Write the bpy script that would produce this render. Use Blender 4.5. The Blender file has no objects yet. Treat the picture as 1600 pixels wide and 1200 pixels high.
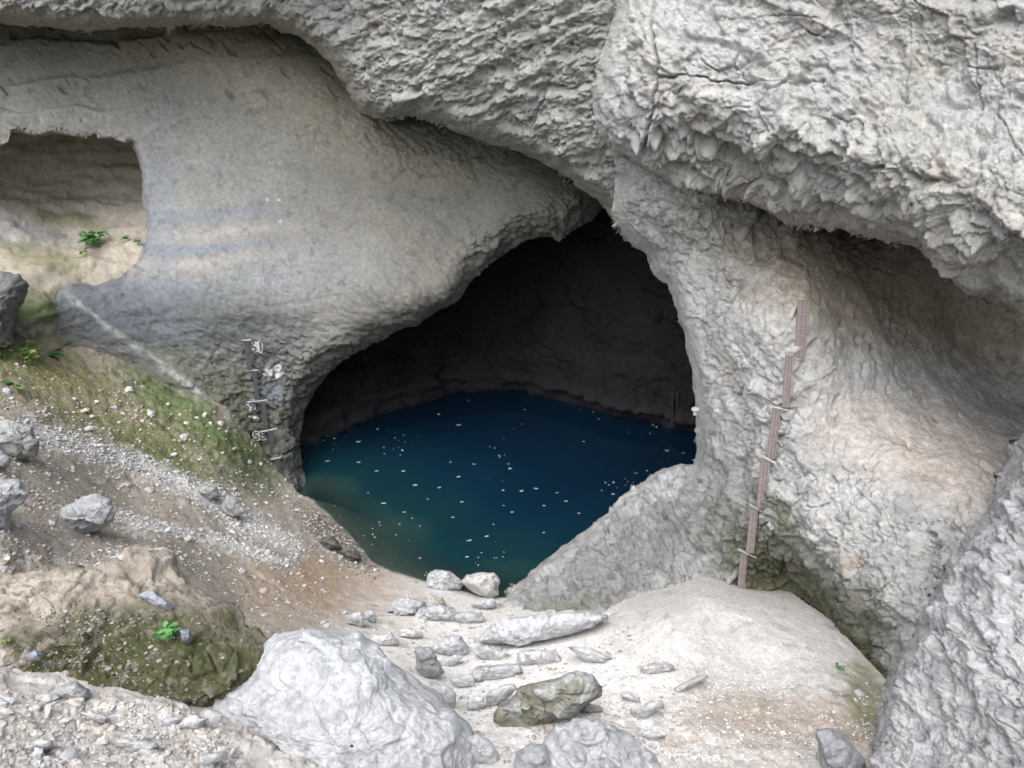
import bpy, math, time
import numpy as np
T0 = time.time()
rng = np.random.default_rng(7)
S = bpy.context.scene
COL = S.collection

# ------------------------------------------------------------------ camera
F = 1300.0                      # focal length in pixels of a 1600 wide frame
HC = 12.0                       # eye height above the pool
PITCH = math.radians(20)
cam = bpy.data.cameras.new('camera'); co = bpy.data.objects.new('camera', cam); COL.objects.link(co)
cam.sensor_width = 36; cam.lens = 36 * F / 1600; cam.clip_end = 3000; cam.clip_start = 0.05
co.location = (0, 0, HC); co.rotation_euler = (math.pi / 2 - PITCH, 0, 0)
S.camera = co

# ------------------------------------------------------------------ sky, sun, exposure
SUN_EL, SUN_AZ = 50.0, 200.0    # azimuth: clockwise from +Y, behind the camera and to the left
w = bpy.data.worlds.new('World'); S.world = w; w.use_nodes = True
nt = w.node_tree; nt.nodes.clear()
out = nt.nodes.new('ShaderNodeOutputWorld'); bg = nt.nodes.new('ShaderNodeBackground')
sky = nt.nodes.new('ShaderNodeTexSky'); sky.sky_type = 'NISHITA'; sky.sun_disc = False
sky.sun_elevation = math.radians(SUN_EL); sky.sun_rotation = math.radians(SUN_AZ)
sky.air_density = 1.0; sky.dust_density = 3.0; sky.ozone_density = 1.0
hs = nt.nodes.new('ShaderNodeHueSaturation'); hs.inputs['Saturation'].default_value = 0.6
nt.links.new(sky.outputs[0], hs.inputs['Color']); nt.links.new(hs.outputs[0], bg.inputs[0])
bg.inputs[1].default_value = 0.15
nt.links.new(bg.outputs[0], out.inputs[0])
sl = bpy.data.lights.new('sun', 'SUN'); so = bpy.data.objects.new('sun', sl); COL.objects.link(so)
sl.energy = 1.5; sl.angle = math.radians(70); sl.color = (0.97, 0.985, 1.0)
az, el = math.radians(SUN_AZ), math.radians(SUN_EL)
so.rotation_euler = (math.pi / 2 - el, 0, math.pi - az)
S.view_settings.view_transform = 'Standard'; S.view_settings.look = 'None'
S.view_settings.gamma = 1.0; S.view_settings.exposure = 1.3
S.view_settings.use_curve_mapping = False
S.render.engine = 'CYCLES'
S.cycles.use_denoising = True
S.cycles.max_bounces = 6; S.cycles.diffuse_bounces = 5; S.cycles.glossy_bounces = 3
S.cycles.transparent_max_bounces = 6

# ------------------------------------------------------------------ projection helpers
CP, SP = math.cos(PITCH), math.sin(PITCH)
def ray(u, v):
    dx = (np.asarray(u, float) - 800) / F; dy = (600 - np.asarray(v, float)) / F
    return np.stack([dx, CP + dy * SP, -SP + dy * CP], -1)
def pt(u, v, d):
    r = ray(u, v); p = r * np.asarray(d, float)[..., None]; p[..., 2] += HC
    return p
def dz(u, v, z):                # forward distance at which the line of sight meets height z
    return (z - HC) / float(ray(u, v)[2])
def px(P):                      # world -> pixel
    P = np.asarray(P, float); x = P[..., 0]; y = P[..., 1]; z = P[..., 2] - HC
    d = y * CP - z * SP; h = y * SP + z * CP
    return 800 + F * x / d, 600 - F * h / d

# ------------------------------------------------------------------ noise
def _h(ix, iy, iz, seed):
    h = (ix.astype(np.uint32) * np.uint32(374761393)) ^ (iy.astype(np.uint32) * np.uint32(668265263)) ^ (iz.astype(np.uint32) * np.uint32(2246822519)) ^ np.uint32((seed * 40503 + 977) & 0xffffffff)
    h = (h ^ (h >> np.uint32(15))) * np.uint32(2246822519)
    h = (h ^ (h >> np.uint32(13))) * np.uint32(3266489917)
    return h ^ (h >> np.uint32(16))
def perlin(P, seed=0):
    P = P.astype(np.float32); I = np.floor(P); f = P - I; I = I.astype(np.int64)
    w_ = f * f * f * (f * (f * 6 - 15) + 10); r = 0
    for a in (0, 1):
        wa = w_[:, 0] if a else 1 - w_[:, 0]
        for b in (0, 1):
            wb = wa * (w_[:, 1] if b else 1 - w_[:, 1])
            for c in (0, 1):
                h = _h(I[:, 0] + a, I[:, 1] + b, I[:, 2] + c, seed)
                g = (((h & np.uint32(255)).astype(np.float32) - 127.5) * (f[:, 0] - a) + (((h >> np.uint32(8)) & np.uint32(255)).astype(np.float32) - 127.5) * (f[:, 1] - b)
                     + (((h >> np.uint32(16)) & np.uint32(255)).astype(np.float32) - 127.5) * (f[:, 2] - c)) * np.float32(1 / 100.)
                r = r + wb * (w_[:, 2] if c else 1 - w_[:, 2]) * g
    return r
def fbm(P, oct=4, seed=0, gain=0.5, lac=2.03):
    r = 0; a = 1.0; P = P.astype(np.float32)
    for o in range(oct):
        r = r + a * perlin(P, seed + o * 17); P = P * np.float32(lac); a *= gain
    return r
def ridged(P, oct=4, seed=0, gain=0.5):
    r = 0; a = 1.0; P = P.astype(np.float32)
    for o in range(oct):
        r = r + a * (0.35 - np.abs(perlin(P, seed + o * 17))); P = P * np.float32(2.1); a *= gain
    return r
def facets(P, seed=0, tilt=1.0, off=0.5):
    """broken rock: every cell of a Voronoi lattice is a tilted plane; returns height, F2-F1, random"""
    P = P.astype(np.float32); I = np.floor(P).astype(np.int64)
    n = len(P); d1 = np.full(n, 9e9, np.float32); d2 = d1.copy(); hb = np.zeros(n, np.uint32)
    bx = np.zeros((n, 3), np.float32)
    for a in (-1, 0, 1):
        for b in (-1, 0, 1):
            for c in (-1, 0, 1):
                J0, J1, J2 = I[:, 0] + a, I[:, 1] + b, I[:, 2] + c
                h = _h(J0, J1, J2, seed)
                q0 = J0 + (h & np.uint32(1023)).astype(np.float32) / 1023 - P[:, 0]
                q1 = J1 + ((h >> np.uint32(10)) & np.uint32(1023)).astype(np.float32) / 1023 - P[:, 1]
                q2 = J2 + ((h >> np.uint32(20)) & np.uint32(1023)).astype(np.float32) / 1023 - P[:, 2]
                d = (q0 * q0 + q1 * q1 + q2 * q2).astype(np.float32)
                m = d < d1
                d2 = np.where(m, d1, np.minimum(d2, d))
                d1 = np.where(m, d, d1); hb = np.where(m, h, hb)
                bx[m, 0] = q0[m]; bx[m, 1] = q1[m]; bx[m, 2] = q2[m]
    g = hb * np.uint32(2654435761)
    def u8(s): return ((g >> np.uint32(s)) & np.uint32(255)).astype(np.float32) / 127.5 - 1
    hgt = tilt * (u8(0) * bx[:, 0] + u8(8) * bx[:, 1] + u8(16) * bx[:, 2]) + off * u8(24)
    return hgt, np.sqrt(d2) - np.sqrt(d1), (u8(12) + 1) / 2
def chunk(P, seed=0, tilt=1.0, off=.6, warp=.3, soft=.1, crev=0.):
    """facets with bent, grooved borders"""
    P = P + warp * np.stack([perlin(P * 1.3, seed + 301), perlin(P * 1.3, seed + 302), perlin(P * 1.3, seed + 303)], 1)
    h, e, r = facets(P, seed, tilt, off); return h * sst(e, 0.0, soft) - crev * np.exp(-(e / .042) ** 2) * np.clip(perlin(P * .6, seed + 305) * 1.8 + .3, 0, 1)
def fract(B, s0, seed, levels=3, ratio=.2, gain=1.0, lac=2.5, warp=.3, crev=2.2):
    """self-similar broken rock; s0 = cells per metre along each axis"""
    s0 = np.array(s0, float); r = 0; a = ratio / s0.mean()
    for k in range(levels):
        r = r + a * chunk(B * s0, seed + 11 * k, warp=warp, crev=crev if k else 0.); s0 = s0 * lac; a = a / lac * gain
    return r
def dashes(W, deg, seed, amp, sc=(3.5, 4.5, 9.), th=.22):
    return -np.clip(perlin(dip(W, deg) * np.array(sc), seed) - th, 0, 1) * amp
def saw(x, cut=.8):
    f = x - np.floor(x); return np.where(f < cut, f / cut, (1 - f) / (1 - cut))
def dip(W, deg):
    a = math.radians(deg); return np.stack([W[:, 0] * math.cos(a) - W[:, 2] * math.sin(a), W[:, 1], W[:, 0] * math.sin(a) + W[:, 2] * math.cos(a)], 1)
def sst(x, a, b):
    t = np.clip((x - a) / (b - a), 0, 1); return t * t * (3 - 2 * t)

# ------------------------------------------------------------------ thin-plate surface through control points, linear in 1/distance
class TPS:
    def __init__(self, C):
        C = np.array(C, float); self.x = C[:, 0] / 400; self.y = C[:, 1] / 400; n = len(C)
        f = 1 / C[:, 2]
        r2 = (self.x[:, None] - self.x) ** 2 + (self.y[:, None] - self.y) ** 2
        A = np.zeros((n + 3, n + 3)); A[:n, :n] = self.k(r2) + np.eye(n) * 2e-3
        A[:n, n] = 1; A[:n, n + 1] = self.x; A[:n, n + 2] = self.y; A[n:, :n] = A[:n, n:].T
        self.w = np.linalg.solve(A, np.r_[f, 0, 0, 0]); self.n = n
    @staticmethod
    def k(r2): return 0.5 * r2 * np.log(r2 + 1e-12)
    def d(self, u, v):
        u = np.asarray(u, float) / 400; v = np.asarray(v, float) / 400; sh = u.shape; u = u.ravel(); v = v.ravel()
        r = self.w[self.n] + self.w[self.n + 1] * u + self.w[self.n + 2] * v
        for i in range(self.n):
            r = r + self.w[i] * self.k((u - self.x[i]) ** 2 + (v - self.y[i]) ** 2)
        return (1 / np.clip(r, 1 / 70., 1 / 2.5)).reshape(sh)

def jag(poly, amp, closed=True, stp=5.0, seed=0):
    P = np.array(poly, float); Q = np.r_[P, P[:1]] if closed else P; o = []
    for a, b in zip(Q[:-1], Q[1:]):
        n = max(1, int(np.hypot(*(b - a)) / stp))
        if np.hypot(*(b - a)) > 420: n = max(1, n // 8)
        o.append(a + (b - a) * (np.arange(n) / n)[:, None])
    o = np.concatenate(o + ([] if closed else [Q[-1:]]))
    q = np.c_[o / 26., np.full(len(o), seed * 3.7)]; q2 = np.c_[o / 9., np.full(len(o), seed * 5.1)]
    o[:, 0] += amp * (fbm(q, 2, 5) + .55 * perlin(q2, 9)); o[:, 1] += amp * (fbm(q, 2, 55) + .55 * perlin(q2, 99))
    return o
def lines(lo, hi, a, b, step):
    """grid lines: fine between a and b, growing outside"""
    m = list(np.arange(max(a, lo), min(b, hi) + step, step))
    L = []; x = m[0]; s = step
    while x > lo: s = min(s * 1.35, 11); x -= s; L.append(x)
    R = []; x = m[-1]; s = step
    while x < hi: s = min(s * 1.35, 11); x += s; R.append(x)
    return np.array(L[::-1] + m + R)
def near_poly(us, vs, P, pad, closed=True):
    nu, nv = len(us), len(vs)
    D = np.full((nv, nu), 1e9); X = np.zeros((nv, nu)); Y = np.zeros((nv, nu))
    Q = np.r_[P, P[:1]] if closed else P
    for a, b in zip(Q[:-1], Q[1:]):
        i0 = np.searchsorted(us, min(a[0], b[0]) - pad); i1 = np.searchsorted(us, max(a[0], b[0]) + pad)
        j0 = np.searchsorted(vs, min(a[1], b[1]) - pad); j1 = np.searchsorted(vs, max(a[1], b[1]) + pad)
        if i1 <= i0 or j1 <= j0: continue
        uu = us[i0:i1][None, :]; vv = vs[j0:j1][:, None]; e = b - a; L = e @ e + 1e-9
        t = np.clip(((uu - a[0]) * e[0] + (vv - a[1]) * e[1]) / L, 0, 1)
        x = a[0] + t * e[0]; y = a[1] + t * e[1]; d = np.hypot(uu - x, vv - y)
        s = (slice(j0, j1), slice(i0, i1)); m = d < D[s]
        D[s] = np.where(m, d, D[s]); X[s] = np.where(m, x, X[s]); Y[s] = np.where(m, y, Y[s])
    return D, X, Y
def inside(us, vs, P):
    M = np.zeros((len(vs), len(us)), bool); a = P; b = np.roll(P, -1, 0)
    for j, y in enumerate(vs):
        m = (a[:, 1] > y) != (b[:, 1] > y)
        if not m.any(): continue
        xs = np.sort(a[m, 0] + (y - a[m, 1]) / (b[m, 1] - a[m, 1]) * (b[m, 0] - a[m, 0]))
        M[j] = np.searchsorted(xs, us) % 2 == 1
    return M
def vnormals(V, Fq):
    t = np.concatenate([Fq[:, [0, 1, 2]], Fq[:, [0, 2, 3]]]); n = np.cross(V[t[:, 1]] - V[t[:, 0]], V[t[:, 2]] - V[t[:, 0]])
    N = np.zeros_like(V)
    for k in range(3):
        for c in range(3): N[:, c] += np.bincount(t[:, k], n[:, c], len(V))
    return N / (np.linalg.norm(N, axis=1)[:, None] + 1e-12)
def mesh_np(name, V, Fc, mat, color=None, attrs=None, smooth=True):
    me = bpy.data.meshes.new(name); n = Fc.shape[1]
    me.vertices.add(len(V)); me.vertices.foreach_set('co', np.ascontiguousarray(V, np.float32).ravel())
    me.loops.add(Fc.size); me.loops.foreach_set('vertex_index', np.ascontiguousarray(Fc, np.int32).ravel())
    me.polygons.add(len(Fc)); me.polygons.foreach_set('loop_start', np.arange(0, Fc.size, n, dtype=np.int32))
    me.polygons.foreach_set('loop_total', np.full(len(Fc), n, np.int32))
    me.polygons.foreach_set('use_smooth', np.full(len(Fc), smooth, bool))
    me.update(calc_edges=True)
    if color is not None:
        c = np.ones((len(V), 4), np.float32); c[:, :3] = color
        me.color_attributes.new('Col', 'FLOAT_COLOR', 'POINT').data.foreach_set('color', c.ravel())
    for k, a in (attrs or {}).items():
        me.attributes.new(k, 'FLOAT', 'POINT').data.foreach_set('value', np.asarray(a, np.float32))
    me.materials.append(mat)
    return me
def obj(name, me, parent=None, label=None, cat=None, group=None, kind=None, loc=None):
    o = bpy.data.objects.new(name, me); COL.objects.link(o)
    if loc is not None: o.location = loc
    if parent is not None: o.parent = parent
    if label: o['label'] = label
    if cat: o['category'] = cat
    if group: o['group'] = group
    if kind: o['kind'] = kind
    return o

STEP = 1.8
LAYER = {}
def layer(name, poly, ctrl, disp, color, mat, sil=(), amp=3.0, skirt=6.0, step=STEP, seed=1, flip=False, kind='structure', dmin=.12):
    t = time.time()
    P = jag(poly, amp, seed=seed)
    us = lines(P[:, 0].min(), P[:, 0].max(), -30, 1630, step); vs = lines(P[:, 1].min(), P[:, 1].max(), -30, 1230, step)
    h = np.minimum(np.gradient(us)[None, :], 1e9) * .5 + np.gradient(vs)[:, None] * .5
    D, X, Y = near_poly(us, vs, P, 24); In = inside(us, vs, P)
    U, Vv = np.meshgrid(us, vs)
    keep = In | (D < .5 * h); snap = keep & (D < .62 * h)
    U = np.where(snap, X, U); Vv = np.where(snap, Y, Vv)
    tps = TPS(ctrl); LAYER[name] = tps
    extra = np.zeros_like(U)
    for (pl, rp, rm) in sil:
        Dn, _, _ = near_poly(us, vs, np.array(pl, float), rp + 8, closed=False)
        tt = np.clip(Dn / rp, 0, 1); extra = np.maximum(extra, rm * (1 - tt) ** 2.2)
    q = keep[:-1, :-1] & keep[1:, :-1] & keep[1:, 1:] & keep[:-1, 1:]
    idx = np.arange(U.size).reshape(U.shape)
    Fq = np.stack([idx[:-1, :-1][q], idx[1:, :-1][q], idx[1:, 1:][q], idx[:-1, 1:][q]], 1)
    used = np.unique(Fq); rem = np.full(U.size, -1); rem[used] = np.arange(len(used)); Fq = rem[Fq]
    u = U.ravel()[used]; v = Vv.ravel()[used]; d = tps.d(u, v) + extra.ravel()[used]
    damp = 1.0
    if skirt:
        E = np.concatenate([Fq[:, [0, 1]], Fq[:, [1, 2]], Fq[:, [2, 3]], Fq[:, [3, 0]]])
        key = np.sort(E, 1); key = key[:, 0].astype(np.int64) * len(u) + key[:, 1]
        _, inv, cnt = np.unique(key, return_inverse=True, return_counts=True); B = E[cnt[inv] == 1]
        bv = np.unique(B); prev = np.full(len(u), -1); prev[bv] = bv
        fr = np.array([.012, .03, .06, .1, .15, .22, .32, .45, .65, 1.0]) * skirt
        fs = [Fq]; uu = [u]; vv = [v]; dd = [d]; base = len(u); pm = np.arange(len(u))
        for k, s in enumerate(fr):
            nm = np.full(len(u), -1); nm[bv] = base + np.arange(len(bv))
            fs.append(np.stack([pm[B[:, 1]], pm[B[:, 0]], nm[B[:, 0]], nm[B[:, 1]]], 1))
            uu.append(u[bv]); vv.append(v[bv]); dd.append(d[bv] + s); base += len(bv); pm = nm
        Fq = np.concatenate(fs); u = np.concatenate(uu); v = np.concatenate(vv); d = np.concatenate(dd); damp = np.concatenate([np.ones(len(uu[0]))] + [np.full(len(bv), 1 / (1 + 5 * s)) for s in fr])
    W = pt(u, v, d); N = vnormals(W, Fq)
    rr = ray(u, v); rr /= np.linalg.norm(rr, axis=1)[:, None]; fac = np.abs((rr * N).sum(1)); damp = damp * (dmin + (1 - dmin) * sst(fac, .08, .6))
    W = W + N * (disp(W, N, u, v) * damp)[:, None]
    c = color(W, N, u, v); c = c * (1 + .16 * perlin(W * 8, 601) + .16 * perlin(W * 19, 602) - .22 * sst(fbm(W * 3.1, 3, 603), .25, .6))[:, None]
    me = mesh_np(name, W, Fq, mat, c)
    o = obj(name, me, kind=kind)
    LAYER[name + '_V'] = (W, u, v)
    print(f'{name}: {len(W)} verts {time.time()-t:.1f}s')
    return o

# ------------------------------------------------------------------ materials
def N_(nt, t, **kw):
    n = nt.nodes.new('ShaderNode' + t)
    for k, v in kw.items():
        if k in n.inputs: n.inputs[k].default_value = v
        else: setattr(n, k, v)
    return n
def rock_mat(name, fine=14., bump=.5, dist=.03, speck=.25, rough=.92, streak=None, col=None):
    m = bpy.data.materials.new(name); m.use_nodes = True; nt = m.node_tree; nt.nodes.clear(); L = nt.links.new
    o = N_(nt, 'OutputMaterial'); p = N_(nt, 'BsdfPrincipled', Roughness=rough); p.inputs['Specular IOR Level'].default_value = .25
    L(p.outputs[0], o.inputs[0])
    tc = N_(nt, 'TexCoord')
    if col is None:
        at = N_(nt, 'Attribute', attribute_name='Col'); csrc = at.outputs['Color']
    else:
        at = N_(nt, 'RGB'); at.outputs[0].default_value = (*col, 1); csrc = at.outputs[0]
    n1 = N_(nt, 'TexNoise', Scale=fine, Detail=6., Roughness=.78); L(tc.outputs['Object'], n1.inputs['Vector'])
    r1 = N_(nt, 'MapRange'); r1.inputs[1].default_value = .3; r1.inputs[2].default_value = .7; r1.inputs[3].default_value = 1 - speck; r1.inputs[4].default_value = 1 + speck
    L(n1.outputs['Fac'], r1.inputs[0])
    mx = N_(nt, 'VectorMath', operation='SCALE'); L(csrc, mx.inputs[0]); L(r1.outputs[0], mx.inputs['Scale'])
    L(mx.outputs[0], p.inputs['Base Color'])
    b = N_(nt, 'Bump', Strength=bump, Distance=dist)
    if streak:
        mp = N_(nt, 'Mapping'); mp.inputs['Scale'].default_value = streak; L(tc.outputs['Object'], mp.inputs[0])
        n4 = N_(nt, 'TexNoise', Scale=1., Detail=3., Roughness=.62); L(mp.outputs[0], n4.inputs['Vector'])
        ad = N_(nt, 'Math', operation='ADD'); L(n1.outputs['Fac'], ad.inputs[0]); L(n4.outputs['Fac'], ad.inputs[1]); L(ad.outputs[0], b.inputs['Height'])
    else:
        L(n1.outputs['Fac'], b.inputs['Height'])
    L(b.outputs[0], p.inputs['Normal'])
    return m
def flat_mat(name, c, rough=.7, var=.15, sc=20., metal=0.):
    m = bpy.data.materials.new(name); m.use_nodes = True; nt = m.node_tree; p = nt.nodes['Principled BSDF']
    p.inputs['Roughness'].default_value = rough; p.inputs['Metallic'].default_value = metal
    tc = N_(nt, 'TexCoord'); n = N_(nt, 'TexNoise', Scale=sc, Detail=5.); cr = N_(nt, 'ValToRGB')
    cr.color_ramp.elements[0].color = (*[x * (1 - var) for x in c], 1); cr.color_ramp.elements[1].color = (*[min(1, x * (1 + var)) for x in c], 1)
    cr.color_ramp.elements[0].position = .3; cr.color_ramp.elements[1].position = .7
    nt.links.new(tc.outputs['Object'], n.inputs['Vector']); nt.links.new(n.outputs['Fac'], cr.inputs[0]); nt.links.new(cr.outputs[0], p.inputs['Base Color'])
    return m
M_WALL = rock_mat('smooth_limestone', 9., .55, .05, .2, streak=(1.2, 1.2, 5.))
M_ROUGH = rock_mat('broken_limestone', 8., 1., .11, .26)
M_ROCK = rock_mat('boulder_limestone', 10., .95, .07, .26)
M_GROUND = rock_mat('dusty_gravel', 22., .85, .04, .24, rough=.97)
M_CAVE = rock_mat('cave_rock', 6., .6, .08, .3)

# linear base colours
C_LIME = np.array([.42, .42, .412]); C_BLUE = np.array([.31, .325, .345]); C_BEIGE = np.array([.31, .302, .272]); C_WET = np.array([.15, .155, .15])
C_MOSS = np.array([.105, .115, .045]); C_ALGA = np.array([.11, .155, .065]); C_OCHRE = np.array([.40, .30, .215]); C_SAND = np.array([.56, .535, .505]); C_EARTH = np.array([.27, .22, .165])
def mix(c, col, m): return c + (np.asarray(col) - c) * np.clip(m, 0, 1)[:, None]
def blob(u, v, cx, cy, rx, ry, ang=0, soft=.5, nz=None, amt=.5):
    a = math.radians(ang); x = (u - cx) * math.cos(a) + (v - cy) * math.sin(a); y = -(u - cx) * math.sin(a) + (v - cy) * math.cos(a)
    r = np.hypot(x / rx, y / ry)
    if nz is not None: r = r + nz * amt
    return 1 - sst(r, 1 - soft, 1 + soft)
def base(c, n): return np.repeat(c[None, :], n, 0)

# ================================================================== THE CAVE
OPEN = [(945, 322), (925, 345), (900, 358), (868, 372), (845, 370), (820, 378), (795, 392), (762, 412), (740, 432), (722, 462), (700, 480), (680, 488), (655, 505), (625, 515), (595, 530),
        (560, 548), (535, 563), (510, 588), (490, 615), (478, 645), (470, 680), (468, 705), (474, 735), (483, 760), (497, 785), (512, 802)]
ALC = [(-60, 232), (0, 230), (16, 224), (20, 206), (42, 209), (58, 214), (84, 208), (118, 215), (150, 211), (153, 217), (184, 217), (206, 225), (216, 246), (222, 275), (222, 310), (228, 340), (229, 375), (216, 405), (190, 432)]
wall_poly = [(-350, -120), (450, -100), (620, 20), (800, 120), (1000, 250), (1000, 318)] + OPEN + [(520, 850), (420, 860), (330, 770), (200, 680), (90, 620), (45, 575), (48, 530), (62, 480), (84, 446), (112, 438), (146, 446)] + ALC[::-1] + [(-350, 235)]
SILL = [(84, 446), (112, 438), (146, 446), (190, 432)]
wall_ctrl = [(-350, -120, 25), (-350, 150, 22.5), (-350, 500, 20), (0, 60, 24), (0, 150, 23.6), (0, 215, 22.9), (100, 100, 24.4), (110, 190, 23.9), (200, 215, 24.6), (300, 70, 24.9), (300, 160, 25.2), (300, 300, 25), (225, 300, 24.9), (235, 380, 24.6),
             (420, 80, 25.2), (430, 200, 25.4), (500, 150, 25.6), (600, 230, 25.8), (650, 230, 25.9), (760, 260, 25.8), (850, 300, 25.6), (430, 350, 25.2), (560, 350, 25.4), (700, 350, 25.6), (800, 360, 25.6), (600, 450, 24.6), (680, 480, 24.9),
             (540, 555, 25.4), (475, 680, 26), (490, 790, 25.1), (400, 450, 24.4), (300, 450, 24.2), (300, 540, 24.5), (400, 600, 25.4), (420, 720, 25.8), (150, 480, 23.5), (60, 440, 22.6), (0, 440, 21.8), (150, 570, 24), (0, 560, 22.5), (330, 660, 24.8), (940, 325, 26), (1000, 250, 27), (800, 120, 28.5), (450, -100, 29), (300, 800, 26.5), (500, 850, 26), (0, 620, 24)]
def wall_disp(W, N, u, v):
    B = dip(W, -6); wz = fbm(W * .6, 2, 8)
    rough = np.clip(blob(u, v, 440, 680, 190, 130, 0, .5) + .8 * blob(u, v, 600, 545, 300, 36, -28, .6) + blob(u, v, 850, 355, 130, 34, -20, .6) + .5 * blob(u, v, 640, 230, 130, 40, 10, .6), 0, 1)
    up = sst(v, 260, 60); lf = sst(u, 420, 120) * sst(v, 235, 180)
    st = perlin(W * np.array([.25, .25, 2.0]), 3) * .05 + perlin(B * np.array([.5, .5, 6.]), 31) * .018
    fr = fract(dip(W, 30), (.9, .9, 1.5), 4, 5, .18, 1.1)
    ridge = ridged(dip(W, 35) * np.array([1.2, 1.2, 2.4]), 3, 9) * .07 * sst(v, 330, 420)
    shelf = (saw(B[:, 2] * 1.1 + .5 * wz) - .5) * .16 * lf
    pits = -np.clip(perlin(dip(W, 40) * np.array([2.2, 2.2, 6.]), 12) - .3, 0, 1) * (.03 + .5 * up)
    lines_ = -np.exp(-(perlin(dip(W, -8) * np.array([.5, .5, 2.6]), 13) / .02) ** 2) * .05 * np.clip(perlin(W * .6, 14) * 2 + .2, 0, 1)
    return fbm(W * .3, 3, 1) * .28 + st + fr * (.09 + .91 * rough) + fbm(W * 5, 4, 6) * (.014 + .03 * rough) + shelf + pits + ridge + lines_ + dashes(W, 35, 810, .3, (4, 5, 10)) * rough + dashes(W, 28, 811, .12, (5, 6, 14), .3)
def wall_col(W, N, u, v):
    n = fbm(W * .5, 4, 21); n2 = fbm(W * 2.2, 3, 22); c = base(C_BEIGE * .86, len(W)) * (1 + .2 * n[:, None])
    z = W[:, 2] + .12 * n
    c = mix(c, (.315, .31, .295), .75 * blob(u, v, 300, 330, 160, 170, 0, .6, n2, .2))
    for zz, h_, s in ((8.25, .22, .8), (7.35, .13, .95), (9.3, .15, .3), (6.3, .3, .8)):      # flood lines
        c = mix(c, np.array([.24, .265, .30]), s * np.exp(-((z - zz) / h_) ** 2) * sst(u, 560, 330))
    c = mix(c, (.40, .39, .365), .9 * (np.exp(-((z - 7.75) / .16) ** 2) + np.exp(-((z - 7.0) / .14) ** 2)) * sst(u, 560, 340))
    c = mix(c, (.15, .165, .185), .9 * blob(u, v, 260, 500, 200, 52, 8, .5, n2, .25) )
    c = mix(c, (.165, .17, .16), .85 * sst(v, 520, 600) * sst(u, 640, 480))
    c = mix(c, (.32, .33, .34), .5 * blob(u, v, 470, 430, 130, 55, -8, .6, n2, .3))
    c = mix(c, (.13, .14, .08), .55 * blob(u, v, 330, 640, 120, 70, 30, .6, n2, .5) + .25 * blob(u, v, 360, 500, 60, 60, 0, .5, n2, .6))
    c = mix(c, (.42, .385, .30), .6 * blob(u, v, 380, 90, 260, 60, 15, .6, n2, .6) + .5 * blob(u, v, 640, 230, 180, 50, 12, .6, n2, .5))  # recess under the overhang painted lighter, in place of bounced light
    c = mix(c, (.27, .295, .325), .6 * blob(u, v, 245, 330, 30, 120, 0, .6, n2, .4)); c = mix(c, C_WET * .8, .75 * blob(u, v, 490, 760, 45, 90, -20, .5, n2, .4))
    # pale water streak running down from the alcove
    t = np.clip((u - 95) / 235, 0, 1); vl = 455 + t * 172 + 6 * n2
    c = mix(c, (.46, .48, .45), 1.0 * np.exp(-((v - vl) / (7 + 5 * n)) ** 2) * sst(u, 90, 120) * sst(u, 345, 300) * (.75 + .4 * n2))
    # splashes of white paint beside the gauge
    for (x, y, r, k) in ((418, 584, 7, 9), (436, 586, 7, 12), (434, 577, 5, 6), (408, 541, 3, 3), (404, 627, 12, 2.5), (398, 653, 8, 1.8)):
        c = mix(c, (.72, .73, .74), 1.1 * blob(u, v, x, y, r, k, 10, .3, n2, .35))
    c = mix(c, (.30, .34, .42), .5 * blob(u, v, 425, 610, 18, 22, 0, .5, n2, .4))
    c = mix(c, (.62, .62, .60), blob(u, v, 418, 313, 2, 2) + blob(u, v, 436, 313, 2, 2) + .6 * blob(u, v, 438, 345, 3, 2))
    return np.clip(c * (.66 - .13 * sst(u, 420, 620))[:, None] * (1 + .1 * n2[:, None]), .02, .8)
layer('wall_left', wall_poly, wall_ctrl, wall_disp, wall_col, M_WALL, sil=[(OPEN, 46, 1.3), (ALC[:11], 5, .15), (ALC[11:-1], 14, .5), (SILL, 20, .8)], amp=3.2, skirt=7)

# alcove at the left
alc_ctrl = [(-350, 150, 27), (0, 200, 27.2), (110, 200, 28), (240, 200, 28.3), (0, 290, 26.6), (110, 290, 28), (240, 290, 28.3), (0, 340, 24.8), (110, 350, 26.2), (235, 360, 26.3), (0, 400, 23.2), (60, 420, 23.2), (110, 415, 24.2), (200, 420, 25.0), (0, 440, 22.2), (60, 470, 22.2), (60, 530, 22.2), (0, 500, 21.6), (0, 560, 22.0), (95, 560, 23.1), (100, 480, 22.9), (135, 480, 23.8), (125, 540, 23.9), (140, 450, 24.1), (-350, 440, 20.5), (-350, 560, 20), (-350, 300, 25), (200, 470, 24.6)]
def alc_disp(W, N, u, v):
    fc, e, _ = facets(W * np.array([1.6, 1.6, 3.5]), 14)
    return fbm(W * .5, 3, 41) * .2 + perlin(W * np.array([.5, .5, 3.6]), 42) * .1 + fc * .06 + fbm(W * 4, 3, 43) * .04 + np.where(v > 330, perlin(W * 1.3, 44) * .15, 0)
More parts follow.
